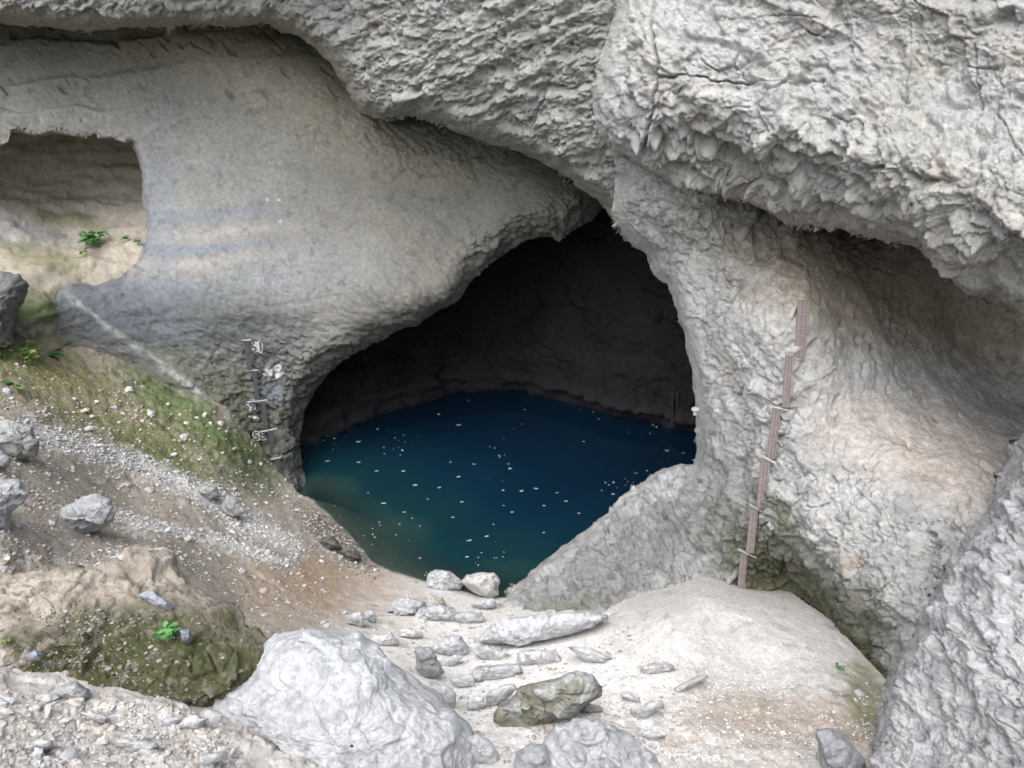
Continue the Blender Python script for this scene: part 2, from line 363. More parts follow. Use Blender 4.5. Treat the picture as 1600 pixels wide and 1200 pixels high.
def alc_col(W, N, u, v):
    n = fbm(W * .9, 4, 45); c = base(np.array([.38, .35, .28]), len(W))
    c = mix(c, (.34, .30, .25), sst(v, 295, 340) * (.75 + .5 * n)); c = mix(c, (.3, .3, .3), .8 * blob(u, v, 30, 365, 80, 25, 8, .5, n, .5))
    c = mix(c, (.17, .16, .11), .9 * sst(v, 432, 460) + .1 * n); c = mix(c, C_ALGA, .8 * blob(u, v, 60, 490, 50, 18, 0, .5, n, .5)); c = mix(c, (.24, .235, .225), .8 * blob(u, v, 60, 515, 60, 7, 3, .5, n, .4)); c = mix(c, (.16, .155, .07), .7 * blob(u, v, 100, 342, 60, 10, 8, .6, n, .5) + .6 * blob(u, v, 60, 400, 70, 22, 10, .6, n, .6))
    return np.clip(c * (1 + .2 * n[:, None]), .02, .7)
layer('alcove_wall', [(-350, 140), (240, 180), (262, 300), (262, 400), (205, 480), (150, 540), (100, 600), (0, 600), (-350, 600)], alc_ctrl, alc_disp, alc_col, M_WALL, amp=1, skirt=0, step=3.)

# chamber above the pool
cav_ctrl = [(380, 740, 27.5), (480, 695, 29.2), (560, 660, 31.1), (650, 630, 33), (760, 613, 34.1), (870, 625, 33.3), (950, 650, 31.7), (1050, 668, 30.7), (1150, 690, 29.5), (760, 540, 33.9), (760, 450, 33.2), (760, 350, 32.3), (760, 200, 31.5), (950, 500, 30.8), (950, 340, 30), (1050, 550, 29.6), (1050, 400, 28.6),
            (560, 560, 31.4), (560, 450, 31), (480, 600, 30), (400, 650, 29), (330, 700, 28.5), (400, 480, 30.5), (1200, 450, 27.5), (860, 500, 32.4), (660, 540, 32.8), (480, 725, 30.4), (760, 650, 36), (870, 660, 35), (1050, 700, 32)]
def cav_disp(W, N, u, v):
    z = W[:, 2]; ledge = .3 * np.exp(-((z - .75) / .22) ** 2) + .25 * np.exp(-((z - 1.7) / .3) ** 2) * sst(u, 900, 700)
    return fract(W, (.4, .4, .6), 51, 4, .14) + fbm(W * .5, 3, 53) * .35 + fbm(W * 2.5, 3, 54) * .06 + ledge
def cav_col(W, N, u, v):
    n = fbm(W * .6, 4, 55); c = base(np.array([.013, .0145, .0145]), len(W)) * (1 + .4 * n[:, None])  # near-black base colour puts the chamber's shade into the rock
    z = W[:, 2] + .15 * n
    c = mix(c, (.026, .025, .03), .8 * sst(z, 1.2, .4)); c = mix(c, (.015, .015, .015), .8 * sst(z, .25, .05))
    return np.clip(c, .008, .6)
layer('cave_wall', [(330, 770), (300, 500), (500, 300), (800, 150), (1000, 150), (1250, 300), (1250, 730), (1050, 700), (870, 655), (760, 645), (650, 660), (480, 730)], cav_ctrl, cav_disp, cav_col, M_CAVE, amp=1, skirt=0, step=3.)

# long overhang above the wall
LIP = [(-350, 25), (0, 38), (60, 43), (130, 49), (200, 43), (290, 36), (360, 42), (420, 37), (455, 52), (490, 72), (520, 105), (540, 138), (562, 176), (600, 188), (650, 180), (690, 195), (720, 210), (750, 222), (800, 235), (840, 250), (870, 268), (900, 290), (925, 310), (945, 328), (975, 378)]
ovh_ctrl = [(-350, 25, 21), (-350, -500, 19), (0, 35, 21), (0, -60, 20.2), (200, 35, 21.6), (200, -80, 20.9), (430, 35, 22), (430, -60, 20.9), (540, 130, 22.3), (600, 180, 22.1), (560, 60, 21.1), (700, 195, 21.2), (700, 100, 19.9), (700, -20, 18.9), (840, 245, 20.7), (840, 150, 19.1), (900, 60, 17.4), (940, 320, 20.4), (930, 230, 18.7), (975, 378, 20.4), (1060, 380, 19.5), (1100, 200, 17), (1100, -500, 14), (600, -500, 17.5), (200, -500, 18.5), (900, -100, 16.6)]
def ovh_disp(W, N, u, v):
    B = dip(W, -26); wz = fbm(W * .7, 3, 60)           # bedding runs along the lip
    s_ = (saw(B[:, 2] * .7 + .6 * wz + .25 * B[:, 1]) - .5) * .16 + (saw(B[:, 2] * 2.1 + .9 * wz + .1 * B[:, 0], .7) - .5) * .12 + (saw(B[:, 2] * 4.7 + .8 * wz, .7) - .5) * .025
    fr = fract(B, (.6, .9, 1.7), 64, 5, .1, 1.3)
    return s_ + fr + dashes(W, -26, 801, .28) + dashes(W, -50, 802, .24, (6, 7, 14)) + fbm(W * .3, 3, 66) * .3 + fbm(W * 5, 4, 67) * .04 + ridged(dip(W, -40) * np.array([1., 1., 3.]), 3, 59) * .07
def ovh_col(W, N, u, v):
    n = fbm(W * .7, 4, 68); n2 = fbm(W * 3, 3, 69); c = base(C_LIME, len(W)) * (.9 + .16 * n[:, None])
    c = mix(c, C_BEIGE * 1.05, .45 + .5 * n); c = mix(c, (.28, .285, .29), .4 * sst(n2, .1, .5))
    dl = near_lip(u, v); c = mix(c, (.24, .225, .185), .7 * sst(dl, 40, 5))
    return np.clip(c * 1.1 * (1 + .12 * n2[:, None]), .03, .8)
_lp = jag(LIP, 0, closed=False, stp=30)
def near_lip(u, v):
    r = np.full(len(u), 1e9)
    for a, b in zip(_lp[:-1], _lp[1:]):
        e = b - a; t = np.clip(((u - a[0]) * e[0] + (v - a[1]) * e[1]) / (e @ e), 0, 1); r = np.minimum(r, np.hypot(u - a[0] - t * e[0], v - a[1] - t * e[1]))
    return r
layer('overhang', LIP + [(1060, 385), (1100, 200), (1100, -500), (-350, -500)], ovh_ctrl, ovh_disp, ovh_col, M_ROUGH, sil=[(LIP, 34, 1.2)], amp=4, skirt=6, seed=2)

# right-hand rock: pier, its foot in the water and the hollow beside it
EDGE = [(970, -60), (965, 0), (955, 40), (940, 80), (932, 130), (930, 180), (938, 212), (960, 238), (962, 280), (957, 330), (966, 352), (990, 385), (1012, 402), (1020, 430), (1042, 442), (1055, 480), (1068, 520), (1075, 560), (1083, 600), (1088, 650), (1090, 700), (1086, 727)]
FOOT = [(1086, 727), (1060, 726), (1030, 735), (1000, 758), (975, 775), (950, 800), (920, 825), (890, 845), (860, 870), (835, 888), (810, 910), (790, 930), (776, 950)]
pier_ctrl = [(970, -60, 17), (950, 200, 17.3), (960, 330, 18.6), (1010, 400, 19), (1000, 330, 17.4), (1060, 330, 16.2), (1060, 470, 18), (1085, 600, 18.9), (1090, 700, 19.3), (1120, 450, 16.4), (1130, 600, 17.2), (1130, 700, 17.6), (1080, 735, 19.6),
             (1250, 470, 14.7), (1240, 550, 14.9), (1225, 620, 15.2), (1205, 700, 15.6), (1185, 790, 16.0), (1160, 920, 16.7), (1180, 370, 16.4), (1300, 390, 16.6), (1400, 420, 17.6), (1380, 510, 16.6), (1480, 540, 17.6), (1560, 570, 17.8), (1590, 625, 16.8), (1480, 640, 15.7), (1500, 690, 14.4), (1400, 650, 15.0), (1500, 770, 13.0), (1350, 750, 14.3), (1320, 640, 15.1), (1350, 850, 13.9), (1430, 880, 13.1),
             (1280, 830, 14.8), (1340, 930, 13.8), (1240, 920, 16.7), (1300, 1005, 15.4), (1345, 1060, 14.2), (1400, 960, 13.1), (1380, 1120, 12.4), (1000, 760, 20.0), (900, 840, 19.9), (785, 940, 19.9), (900, 930, 18.1), (1000, 850, 18.4), (1000, 930, 17.1), (1080, 850, 17.9), (1090, 925, 16.8), (900, 985, 17.1), (1000, 960, 16.3), (850, 940, 18.8), (1150, 820, 16.7),
             (1300, 200, 17.5), (1600, 300, 17), (1950, 300, 16), (1950, 800, 11), (1950, 1400, 8), (1300, -500, 14), (1950, -500, 12), (1500, 1300, 10), (1700, 560, 17)]
def pier_disp(W, N, u, v):
    B = dip(W, 32); smooth = np.clip(blob(u, v, 1450, 690, 170, 90, 18, .5) + blob(u, v, 1380, 520, 260, 120, 10, .6), 0, 1); r = 1 - .85 * smooth
    fr = fract(B, (1.3, 1.1, .85), 71, 5, .17, 1.12)
    grooves = ridged(B * np.array([2.4, 1.4, .7]), 4, 74) * .08
    pits = -np.clip(perlin(B * np.array([7.5, 2.5, 2.4]), 76) - .26, 0, 1) * .3 * smooth
    foot = blob(u, v, 940, 880, 200, 90, -35, .5); dF = dip(W, -40)
    ff = ((saw(dF[:, 2] * 2.2 + fbm(W * 1.2, 2, 78)) - .5) * .2 + ridged(dF * np.array([.8, 1.4, 3.2]), 4, 79) * .22 + fract(dF, (1.2, 1.6, 3.), 171, 3, .3)) * foot
    ledge = (saw(W[:, 2] * 1.4 + .5 * fbm(W * .7, 2, 70), .75) - .5) * .14 * blob(u, v, 1530, 670, 120, 45, 15, .6)
    return fbm(W * .4, 3, 75) * .35 + fr * r + grooves * (.3 + .7 * r) + fbm(W * 5, 4, 77) * (.012 + .025 * r) + pits + ff + ledge + (dashes(W, 40, 803, .24) + dashes(W, 30, 804, .18, (7, 8, 15))) * r + dashes(W, -38, 805, .35, (3.5, 5, 10)) * foot
def pier_col(W, N, u, v):
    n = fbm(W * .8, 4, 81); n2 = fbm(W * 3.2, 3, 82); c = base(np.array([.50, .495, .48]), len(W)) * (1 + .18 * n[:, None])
    c = mix(c, (.27, .23, .17), .9 * blob(u, v, 1450, 440, 330, 120, 14, .5, n2, .25))  # brown hollow, colour darkened for the shade under the lip
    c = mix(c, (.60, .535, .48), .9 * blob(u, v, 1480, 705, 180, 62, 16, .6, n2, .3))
    c = mix(c, (.31, .315, .31), .75 * blob(u, v, 1120, 800, 110, 130, 0, .5, n2, .5))
    c = mix(c, (.125, .125, .085), .9 * blob(u, v, 1255, 925, 190, 60, 38, .5, n2, .35))
    c = mix(c, (.095, .10, .045), .7 * blob(u, v, 1270, 960, 130, 28, 42, .6, n2, .8) + .7 * blob(u, v, 1220, 790, 40, 14, 40, .6, n2, .6) + .5 * blob(u, v, 1350, 1050, 40, 20, 50, .6, n2, .6))
    c = mix(c, (.50, .51, .52), .8 * blob(u, v, 1030, 770, 75, 40, -40, .5, n2, .4))
    c = mix(c, (.23, .235, .235), .8 * blob(u, v, 960, 890, 170, 70, -35, .5, n2, .4)); c = mix(c, (.2, .2, .12), .5 * blob(u, v, 900, 950, 60, 14, -10, .6, n2, .7))
    for x, y, r in ((1146, 575, 6), (1155, 462, 5), (1340, 880, 9), (1180, 478, 5), (1508, 525, 8), (1245, 885, 5)):
        c = mix(c, (.42, .33, .24), .7 * blob(u, v, x, y, r, r * 1.3, 20, .5, n2, .5))
    for x, y, r in ((1163, 722, 9), (1121, 668, 5), (1232, 725, 5), (1150, 700, 12)):
        c = mix(c, (.62, .6, .57), .8 * blob(u, v, x, y, r, r * .8, 40, .4, n2, .4))
    return np.clip(c * (1 + .12 * n2[:, None]), .03, .8)
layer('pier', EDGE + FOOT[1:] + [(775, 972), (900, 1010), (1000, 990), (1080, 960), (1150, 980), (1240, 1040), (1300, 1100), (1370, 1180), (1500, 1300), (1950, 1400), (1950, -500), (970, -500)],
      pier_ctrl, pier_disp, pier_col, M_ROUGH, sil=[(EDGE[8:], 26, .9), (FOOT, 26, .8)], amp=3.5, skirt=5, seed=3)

# cliff overhanging the hollow
CLIP = [(930, 180), (938, 212), (962, 238), (1005, 264), (1060, 290), (1120, 300), (1180, 322), (1240, 349), (1300, 354), (1350, 366), (1397, 381), (1430, 386), (1450, 403), (1470, 428), (1500, 448), (1519, 460), (1545, 456), (1560, 463), (1600, 488), (1700, 540), (1950, 620)]
clf_ctrl = [(970, -60, 14.2), (935, 180, 14.8), (1000, 60, 13.2), (990, 180, 13.6), (1025, 180, 13.3), (1060, 180, 13.4), (1060, 240, 14.2), (1110, 205, 13.5), (1118, 230, 13.9), (1150, 200, 13.0), (1150, 240, 14.0), (1200, 225, 12.8), (1215, 270, 13.5), (1180, 310, 14.4), (1290, 345, 13.9), (1300, 250, 12.4), (1250, 120, 12.4), (1200, 20, 12.3), (1400, 300, 11.4), (1400, 370, 12.9), (1500, 380, 10.9), (1520, 450, 12.0), (1600, 470, 11.4), (1600, 350, 10.0), (1500, 150, 11.1), (1600, 100, 10.4), (1400, -50, 11.2), (1950, 600, 10), (1950, 200, 9), (1950, -500, 8), (1300, -500, 10), (970, -500, 12), (1030, 290, 15.1), (1100, 300, 14.7), (1080, 120, 12.9)]
CRACKS = [([(1018, -20), (1020, 60), (1030, 100), (1022, 150), (1012, 210), (1004, 250)], 1.8, .22), ([(1032, 120), (1080, 118), (1120, 128), (1165, 130), (1190, 124), (1240, 132), (1290, 128)], 1.6, .16), ([(1532, 70), (1528, 120), (1536, 160), (1524, 190)], 1.3, .12),
          ([(1300, 180), (1330, 195), (1345, 190), (1350, 260)], 1.3, .1), ([(1420, 30), (1424, 90), (1412, 160)], 1.0, .06), ([(1560, 180), (1600, 250)], 1.3, .1), ([(1330, 90), (1318, 30)], 1.0, .06), ([(1110, 20), (1150, 30), (1210, 22), (1275, 26)], 1.2, .07)]
def groove(u, v, L_):
    r = np.zeros(len(u)); q = np.c_[u / 22., v / 22., u * 0]; uu = u + 5 * perlin(q, 501) + 2 * perlin(q * 3, 503); vv = v + 5 * perlin(q, 502) + 2 * perlin(q * 3, 504)
    for pl, wd, dep in L_:
        pl = np.array(pl, float); D = np.full(len(u), 1e9)
        for a, b in zip(pl[:-1], pl[1:]):
            e = b - a; t = np.clip(((uu - a[0]) * e[0] + (vv - a[1]) * e[1]) / (e @ e), 0, 1); D = np.minimum(D, np.hypot(uu - a[0] - t * e[0], vv - a[1] - t * e[1]))
        r = np.minimum(r, -dep * np.exp(-(D / wd) ** 2))
    return r
def clf_disp(W, N, u, v):
    B = dip(W, 38); wz = fbm(W * .9, 3, 90)
    crum = np.clip(blob(u, v, 1420, 350, 360, 85, 22, .6) + blob(u, v, 1080, 245, 120, 45, 10, .5), 0, 1)
    fr = fract(dip(W, 20), (.7, .7, 1.), 91, 5, .12, 1.22, crev=1.1); fc = fract(dip(W, 48), (1.7, 1.6, 1.2), 191, 4, .3, crev=1.2)
    sh = ((saw(B[:, 2] * 1.6 + .8 * wz + .3 * B[:, 0], .72) - .5) * .26 + (saw(B[:, 2] * 4. + 1.2 * wz, .7) - .5) * .09) * crum
    return fr * (1 - .3 * crum) + fc * (.15 + .85 * crum) + groove(u, v, CRACKS) + sh + dashes(W, 50, 806, .22, (2.6, 3, 6)) + dashes(W, 20, 807, .14, (6, 6, 12)) + fbm(W * .5, 3, 94) * .2 + ridged(B * np.array([1.5, 1.5, 2.4]), 3, 98) * .07 + fbm(W * 6, 4, 96) * .026
def clf_col(W, N, u, v):
    n = fbm(W * .8, 4, 101); n2 = fbm(W * 3.2, 3, 102); c = base(C_LIME * 1.02, len(W)) * (1 + .1 * n[:, None])
    c = mix(c, (.33, .345, .37), .5 * blob(u, v, 975, 190, 40, 60, 0, .5, n2, .3)); c = mix(c, (.335, .325, .30), .4 + .6 * n)
    c = mix(c, (.3, .28, .25), .5 * blob(u, v, 1400, 380, 340, 50, 22, .6, n2, .3))
    c = mix(c, (.42, .35, .28), .35 * sst(fbm(W * 2.6, 3, 103), .42, .6))
    return np.clip(c * 1.22 * (1 + .1 * n2[:, None]), .03, .8)
layer('cliff_right', [(970, -500), (970, -60), (965, 0), (955, 40), (940, 80), (932, 130)] + CLIP + [(1950, -500)], clf_ctrl, clf_disp, clf_col, M_ROUGH, sil=[(CLIP, 22, .5), ([(970, -500), (970, -60), (965, 0), (955, 40), (940, 80), (932, 130), (930, 180)], 26, .8)], amp=4.5, skirt=4, seed=4, dmin=.3)

# near rock at the right edge
NEAR = [(1650, 590), (1600, 672), (1582, 722), (1560, 752), (1540, 800), (1520, 832), (1490, 872), (1470, 922), (1442, 962), (1420, 1012), (1400, 1062), (1376, 1112), (1370, 1150), (1362, 1200), (1355, 1300)]
def nea_disp(W, N, u, v):
    B = dip(W, -40); return fract(B, (1.6, 1., .55), 111, 5, .13, 1.15) + ridged(B * np.array([2.4, 1., .5]), 4, 113) * .24 + fbm(W * .6, 3, 114) * .25 + fbm(W * 7, 4, 115) * .03 + dashes(W, -48, 808, .25, (3.5, 4, 9)) + dashes(W, -30, 809, .16, (8, 8, 16))
def nea_col(W, N, u, v):
    n = fbm(W * 1., 4, 116); n2 = fbm(W * 4, 3, 117); c = base(np.array([.53, .53, .535]), len(W)) * (1 + .15 * n[:, None])
    c = mix(c, (.36, .365, .38), .8 * sst(n2, .0, .45))
    return np.clip(c, .03, .8)
layer('near_rock', NEAR + [(1950, 1450), (1950, 500)], [(1600, 680, 11.6), (1540, 800, 11.5), (1470, 920, 11.2), (1400, 1060, 10.7), (1370, 1200, 10.2), (1500, 1000, 10.2), (1560, 880, 10.4), (1600, 1100, 9.0), (1500, 1180, 9.5), (1650, 800, 10.2), (1950, 600, 9), (1950, 1000, 7.5), (1950, 1450, 6), (1400, 1400, 9)], nea_disp, nea_col, M_ROUGH, sil=[(NEAR, 30, .7)], amp=7, skirt=5, seed=5, dmin=.35)

# ------------------------------------------------------------------ ground
gz = lambda u, v, z: (u, v, dz(u, v, z))
GC = [gz(560, 890, .25), gz(575, 866, .02), gz(545, 835, .05), gz(512, 806, .05), gz(600, 890, .05), gz(640, 904, .08), gz(665, 915, .15), gz(720, 935, .4), gz(780, 945, .5), gz(600, 960, 1.2), gz(700, 990, 1.5), gz(500, 880, 1.0), gz(480, 930, 1.8), gz(430, 870, 2.0), gz(440, 790, .7), gz(400, 760, 1.1),
      (330, 640, 24.2), (250, 620, 23.7), (150, 560, 23.4), (60, 540, 22.6), (0, 520, 22), (200, 700, 20.8), (100, 640, 20.2), (0, 620, 18.6), (200, 800, 17.5), (330, 800, 19.8), (100, 760, 16.2), (0, 720, 15.2), (0, 850, 12), (150, 850, 14.2), (300, 870, 16.2), (380, 950, 15.2), (440, 1000, 14), (250, 900, 13.2), (100, 930, 12), (0, 950, 11.3), (50, 1040, 10.2), (160, 1065, 10.2), (260, 1100, 9.9),
      (0, 1200, 7.6), (150, 1150, 8.8), (300, 1150, 9.2), (500, 1190, 9.5), (600, 1060, 13), (700, 1080, 13.3), (800, 1190, 10.3), (900, 1050, 13.5), (900, 1150, 11.2), (1000, 1000, 14.5), (1100, 915, 15.9), (1060, 930, 15.9), (1180, 945, 15.2), (1260, 1000, 14), (1310, 1050, 13.2), (1200, 1070, 13.0), (1130, 980, 14.5), (1350, 1130, 11.9), (1200, 1180, 10.9), (1380, 1200, 10.7), (1280, 1080, 12.6),
      (800, 1450, 7.3), (0, 1450, 5.4), (1400, 1450, 7.8), (-350, 600, 17), (-350, 900, 10), (-350, 1300, 6.2), (1100, 884, 19), (1050, 898, 19), (1180, 912, 18), (1130, 930, 15.6), gz(600, 850, -.8), gz(540, 808, -.35), gz(700, 885, -1.1), gz(780, 905, -1.5), gz(640, 880, -.5), (960, 930, 18), (1022, 940, 15.7), (1250, 950, 15.6), (150, 500, 25.5), (300, 580, 26.2), (420, 700, 26)]
def gro_disp(W, N, u, v):
    soft = np.clip(blob(u, v, 1130, 1000, 190, 95, 14, .4) + blob(u, v, 640, 950, 120, 60, 0, .6) + blob(u, v, 800, 1060, 130, 70, 0, .6) * .7, 0, 1)
    left = sst(u, 560, 420); fr = fract(W, (1.6, 1.6, 1.6), 122, 4, .09)
    return fbm(W * .9, 3, 121) * (.05 + .1 * left) + fr * (.2 + .8 * left + .7 * sst(v, 1050, 1150)) * (1 - soft * .8) + fbm(W * 5, 4, 124) * (.032 - .012 * soft)
def gro_col(W, N, u, v):
    n = fbm(W * .7, 4, 126); n2 = fbm(W * 3, 4, 127); c = base(C_SAND, len(W)) * (1 + .1 * n[:, None])
    left = sst(u, 600, 420)
    c = mix(c, np.array([.30, .262, .215]), left * sst(v, 1080, 860) * (.85 + .4 * n2))
    c = mix(c, C_OCHRE * 1.0, .75 * blob(u, v, 560, 925, 110, 50, 20, .5, n2, .3) + .6 * blob(u, v, 450, 940, 90, 60, 20, .5, n2, .4))
    c = mix(c, C_EARTH, .7 * blob(u, v, 625, 1025, 40, 35, 20, .5, n2, .3))
    c = mix(c, (.55, .51, .47), .8 * blob(u, v, 150, 1150, 330, 110, 0, .5, n2, .4)); c = mix(c, (.46, .39, .33), .6 * blob(u, v, 100, 950, 170, 60, 0, .6, n2, .4))
    c = mix(c, C_ALGA, .95 * blob(u, v, 285, 645, 115, 32, 32, .5, n2, .6) + .85 * blob(u, v, 250, 705, 90, 26, 28, .5, n2, .6) + .55 * blob(u, v, 390, 730, 60, 40, 30, .5, n2, .6))
    c = mix(c, (.20, .19, .095), .75 * blob(u, v, 150, 640, 190, 45, 22, .6, n2, .5) + .6 * blob(u, v, 60, 560, 120, 35, 12, .6, n2, .5)); c = mix(c, C_ALGA, .7 * blob(u, v, 60, 490, 55, 16, 0, .5, n2, .5))
    for (a, b, wd) in (((40, 670), (200, 722), 20), ((200, 722), (330, 775), 20), ((330, 775), (400, 820), 24), ((400, 820), (462, 856), 15), ((180, 808), (330, 842), 12), ((330, 842), (450, 880), 11)):   # light scree chutes
        a = np.array(a, float); b = np.array(b, float); e = b - a; t = np.clip(((u - a[0]) * e[0] + (v - a[1]) * e[1]) / (e @ e), 0, 1)
        dd = np.hypot(u - a[0] - t * e[0], v - a[1] - t * e[1]); c = mix(c, (.47, .455, .435), .9 * sst(dd + 14 * n2 + 8 * n, wd * 1.3, wd * .3))
    c = mix(c, (.50, .485, .465), .97 * blob(u, v, 1125, 985, 225, 100, 14, .25, n2, .12))
    c = mix(c, (.82, .80, .775), 1.0 * blob(u, v, 800, 1070, 260, 125, 10, .5, n2, .4))
    c = mix(c, (.40, .34, .285), .85 * blob(u, v, 1240, 1125, 170, 42, 6, .5, n2, .5)); c = mix(c, (.38, .31, .25), .5 * sst(n2, .05, .4) * sst(v, 1060, 1130) * sst(u, 850, 1000))
    c = mix(c, (.22, .21, .13), .8 * blob(u, v, 1350, 1090, 30, 60, 0, .5, n2, .4))
    c = mix(c, (.12, .115, .10), .85 * blob(u, v, 525, 840, 70, 20, 38, .5, n2, .4))
    c = mix(c, (.12, .105, .08), .9 * sst(W[:, 2], .10, -.08))
    return np.clip(c * (1 + .1 * n2[:, None]), .03, .88)
ground_o = layer('ground', [(-350, 470), (0, 495), (60, 505), (150, 520), (250, 570), (350, 630), (420, 715), (470, 775), (530, 790), (620, 830), (700, 860), (800, 880), (850, 930), (1000, 920), (1100, 880), (1200, 900), (1300, 970), (1400, 1080), (1500, 1250), (1560, 1450), (-350, 1450)], GC, gro_disp, gro_col, M_GROUND, amp=0, skirt=0, seed=6)

# terrain under and behind the viewer, out to the horizon
def terrain():
    r = np.r_[0, np.geomspace(2, 2500, 46)]; a = np.linspace(0, 2 * np.pi, 97)
    R_, A_ = np.meshgrid(r, a, indexing='ij'); x = R_ * np.cos(A_); y = R_ * np.sin(A_)
    fwd = np.clip(y, 0, 30); z = 9.6 - fwd * .78 - 1.2 * sst(y, -2, 10) ; z = np.maximum(z, -6)
    z = np.where(y < 0, 9.6 - sst(-y, 3, 22) * 4 + sst(-y, 22, 110) * 14 * (.75 + .25 * np.cos(x / 60)), z) + sst(np.abs(x), 8, 40) * 2 + sst(np.abs(x), 45, 160) * 30 * (y < 20)  # unseen hills behind and beside the viewer, raised to block low sky light
    P = np.stack([x, y, z], -1).reshape(-1, 3); P[:, 2] += fbm(P * .08, 3, 131) * 1. * sst(np.hypot(P[:, 0], P[:, 1]), 5, 40)
    i = np.arange(P.shape[0]).reshape(x.shape); Fq = np.stack([i[:-1, :-1], i[1:, :-1], i[1:, 1:], i[:-1, 1:]], -1).reshape(-1, 4)
    n = fbm(P * .2, 3, 132); c = mix(base(C_SAND * .7, len(P)), C_EARTH, .5 + .5 * n); c = mix(c, (.10, .11, .06), sst(np.hypot(P[:, 0], P[:, 1]), 25, 60))
    obj('terrain', mesh_np('terrain', P, Fq, M_GROUND, c), kind='structure')
terrain()
# the cliff goes on far above the picture and closes the cave behind; unseen slabs added to keep sky light out
def slab(name, x0, x1, y0, y1, z0, z1, seed):
    nx, nyy, nz = 28, 14, 24
    V = []; Q = []
    def face(o, a, b, n, m):
        s = len(V); o, a, b = map(np.array, (o, a, b))
        for i in range(n + 1):
            for j in range(m + 1): V.append(o + a * (i / n) + b * (j / m))
        for i in range(n):
            for j in range(m): k = s + i * (m + 1) + j; Q.append((k, k + m + 1, k + m + 2, k + 1))
    dx, dy, dzz = x1 - x0, y1 - y0, z1 - z0
    face((x0, y0, z0), (dx, 0, 0), (0, 0, dzz), nx, nz); face((x0, y1, z0), (0, 0, dzz), (dx, 0, 0), nz, nx)
    face((x0, y0, z0), (0, 0, dzz), (0, dy, 0), nz, nyy); face((x1, y0, z0), (0, dy, 0), (0, 0, dzz), nyy, nz)
    face((x0, y0, z0), (0, dy, 0), (dx, 0, 0), nyy, nx); face((x0, y0, z1), (dx, 0, 0), (0, dy, 0), nx, nyy)
    V = np.array(V, float)
    w_ = np.stack([fbm(V * .12, 3, seed + k) for k in range(3)], 1); V = V + w_ * .8
    obj(name, mesh_np(name, V, np.array(Q), M_ROUGH, base(C_LIME * .92, len(V))), kind='structure')
slab('cliff', -60, 60, 21.5, 60, 15.5, 85, 140)
slab('cliff', -60, 60, 40, 62, -6, 17, 150)
slab('cliff', -62, -24, 16, 58, -5, 84, 160)
slab('cliff', 15, 62, 9, 58, -5, 84, 170)
slab('cliff', 4, 61, 14.5, 59, 17.5, 86, 180)

# ================================================================== WATER
SHORE = np.array([pt(u, v, np.array(dz(u, v, 0.)))[:2] for u, v in ((480, 780), (512, 806), (545, 835), (575, 866), (600, 890), (640, 904), (680, 918), (730, 930), (790, 940))])
def water():
    xs = np.linspace(-16, 15, 156); ys = np.linspace(15.5, 40, 124); X, Y = np.meshgrid(xs, ys); V = np.stack([X, Y, X * 0], -1).reshape(-1, 3)
    i = np.arange(len(V)).reshape(X.shape); Fq = np.stack([i[:-1, :-1], i[:-1, 1:], i[1:, 1:], i[1:, :-1]], -1).reshape(-1, 4)
    r = np.full(len(V), 1e9)
    for a, b in zip(SHORE[:-1], SHORE[1:]):
        e = b - a; t = np.clip(((V[:, :2] - a) @ e) / (e @ e), 0, 1); r = np.minimum(r, np.hypot(*(V[:, :2] - a - t[:, None] * e).T))
    m = bpy.data.materials.new('pool_water'); m.use_nodes = True; nt = m.node_tree; nt.nodes.clear(); L = nt.links.new
    o = N_(nt, 'OutputMaterial'); p = N_(nt, 'BsdfPrincipled', Roughness=.06, IOR=1.33); tr = N_(nt, 'BsdfTransparent'); tr.inputs[0].default_value = (.72, .85, .82, 1)
    at = N_(nt, 'Attribute', attribute_name='depth'); cr = N_(nt, 'ValToRGB')
    e = cr.color_ramp.elements; e[0].position = 0.; e[0].color = (.03, .055, .05, 1); e[1].position = 1.; e[1].color = (.0028, .014, .031, 1)
    k = e.new(.3); k.color = (.0055, .027, .033, 1); k = e.new(.6); k.color = (.0038, .019, .036, 1)
    mr = N_(nt, 'MapRange'); mr.inputs[2].default_value = 7.; L(at.outputs['Fac'], mr.inputs[0])
    tc = N_(nt, 'TexCoord'); n0 = N_(nt, 'TexNoise', Scale=.35, Detail=3.); L(tc.outputs['Object'], n0.inputs['Vector'])
    ad = N_(nt, 'Math', operation='MULTIPLY_ADD'); ad.inputs[1].default_value = .5; L(n0.outputs['Fac'], ad.inputs[0]); L(mr.outputs[0], ad.inputs[2])
    sb = N_(nt, 'Math', operation='SUBTRACT'); sb.inputs[1].default_value = .25; L(ad.outputs[0], sb.inputs[0]); L(sb.outputs[0], cr.inputs[0])
    L(cr.outputs[0], p.inputs['Base Color'])
    n = N_(nt, 'TexNoise', Scale=3.5, Detail=2.); L(tc.outputs['Object'], n.inputs['Vector']); b = N_(nt, 'Bump', Strength=.12, Distance=.02); L(n.outputs['Fac'], b.inputs['Height']); L(b.outputs[0], p.inputs['Normal'])
    m1 = N_(nt, 'MapRange'); m1.inputs[1].default_value = .0; m1.inputs[2].default_value = 1.5; m1.inputs[3].default_value = .2; L(at.outputs['Fac'], m1.inputs[0])
    mx = N_(nt, 'MixShader'); L(m1.outputs[0], mx.inputs[0]); L(tr.outputs[0], mx.inputs[1]); L(p.outputs[0], mx.inputs[2]); L(mx.outputs[0], o.inputs[0])
    obj('water', mesh_np('water', V, Fq, m, attrs={'depth': r}), kind='structure')
water()

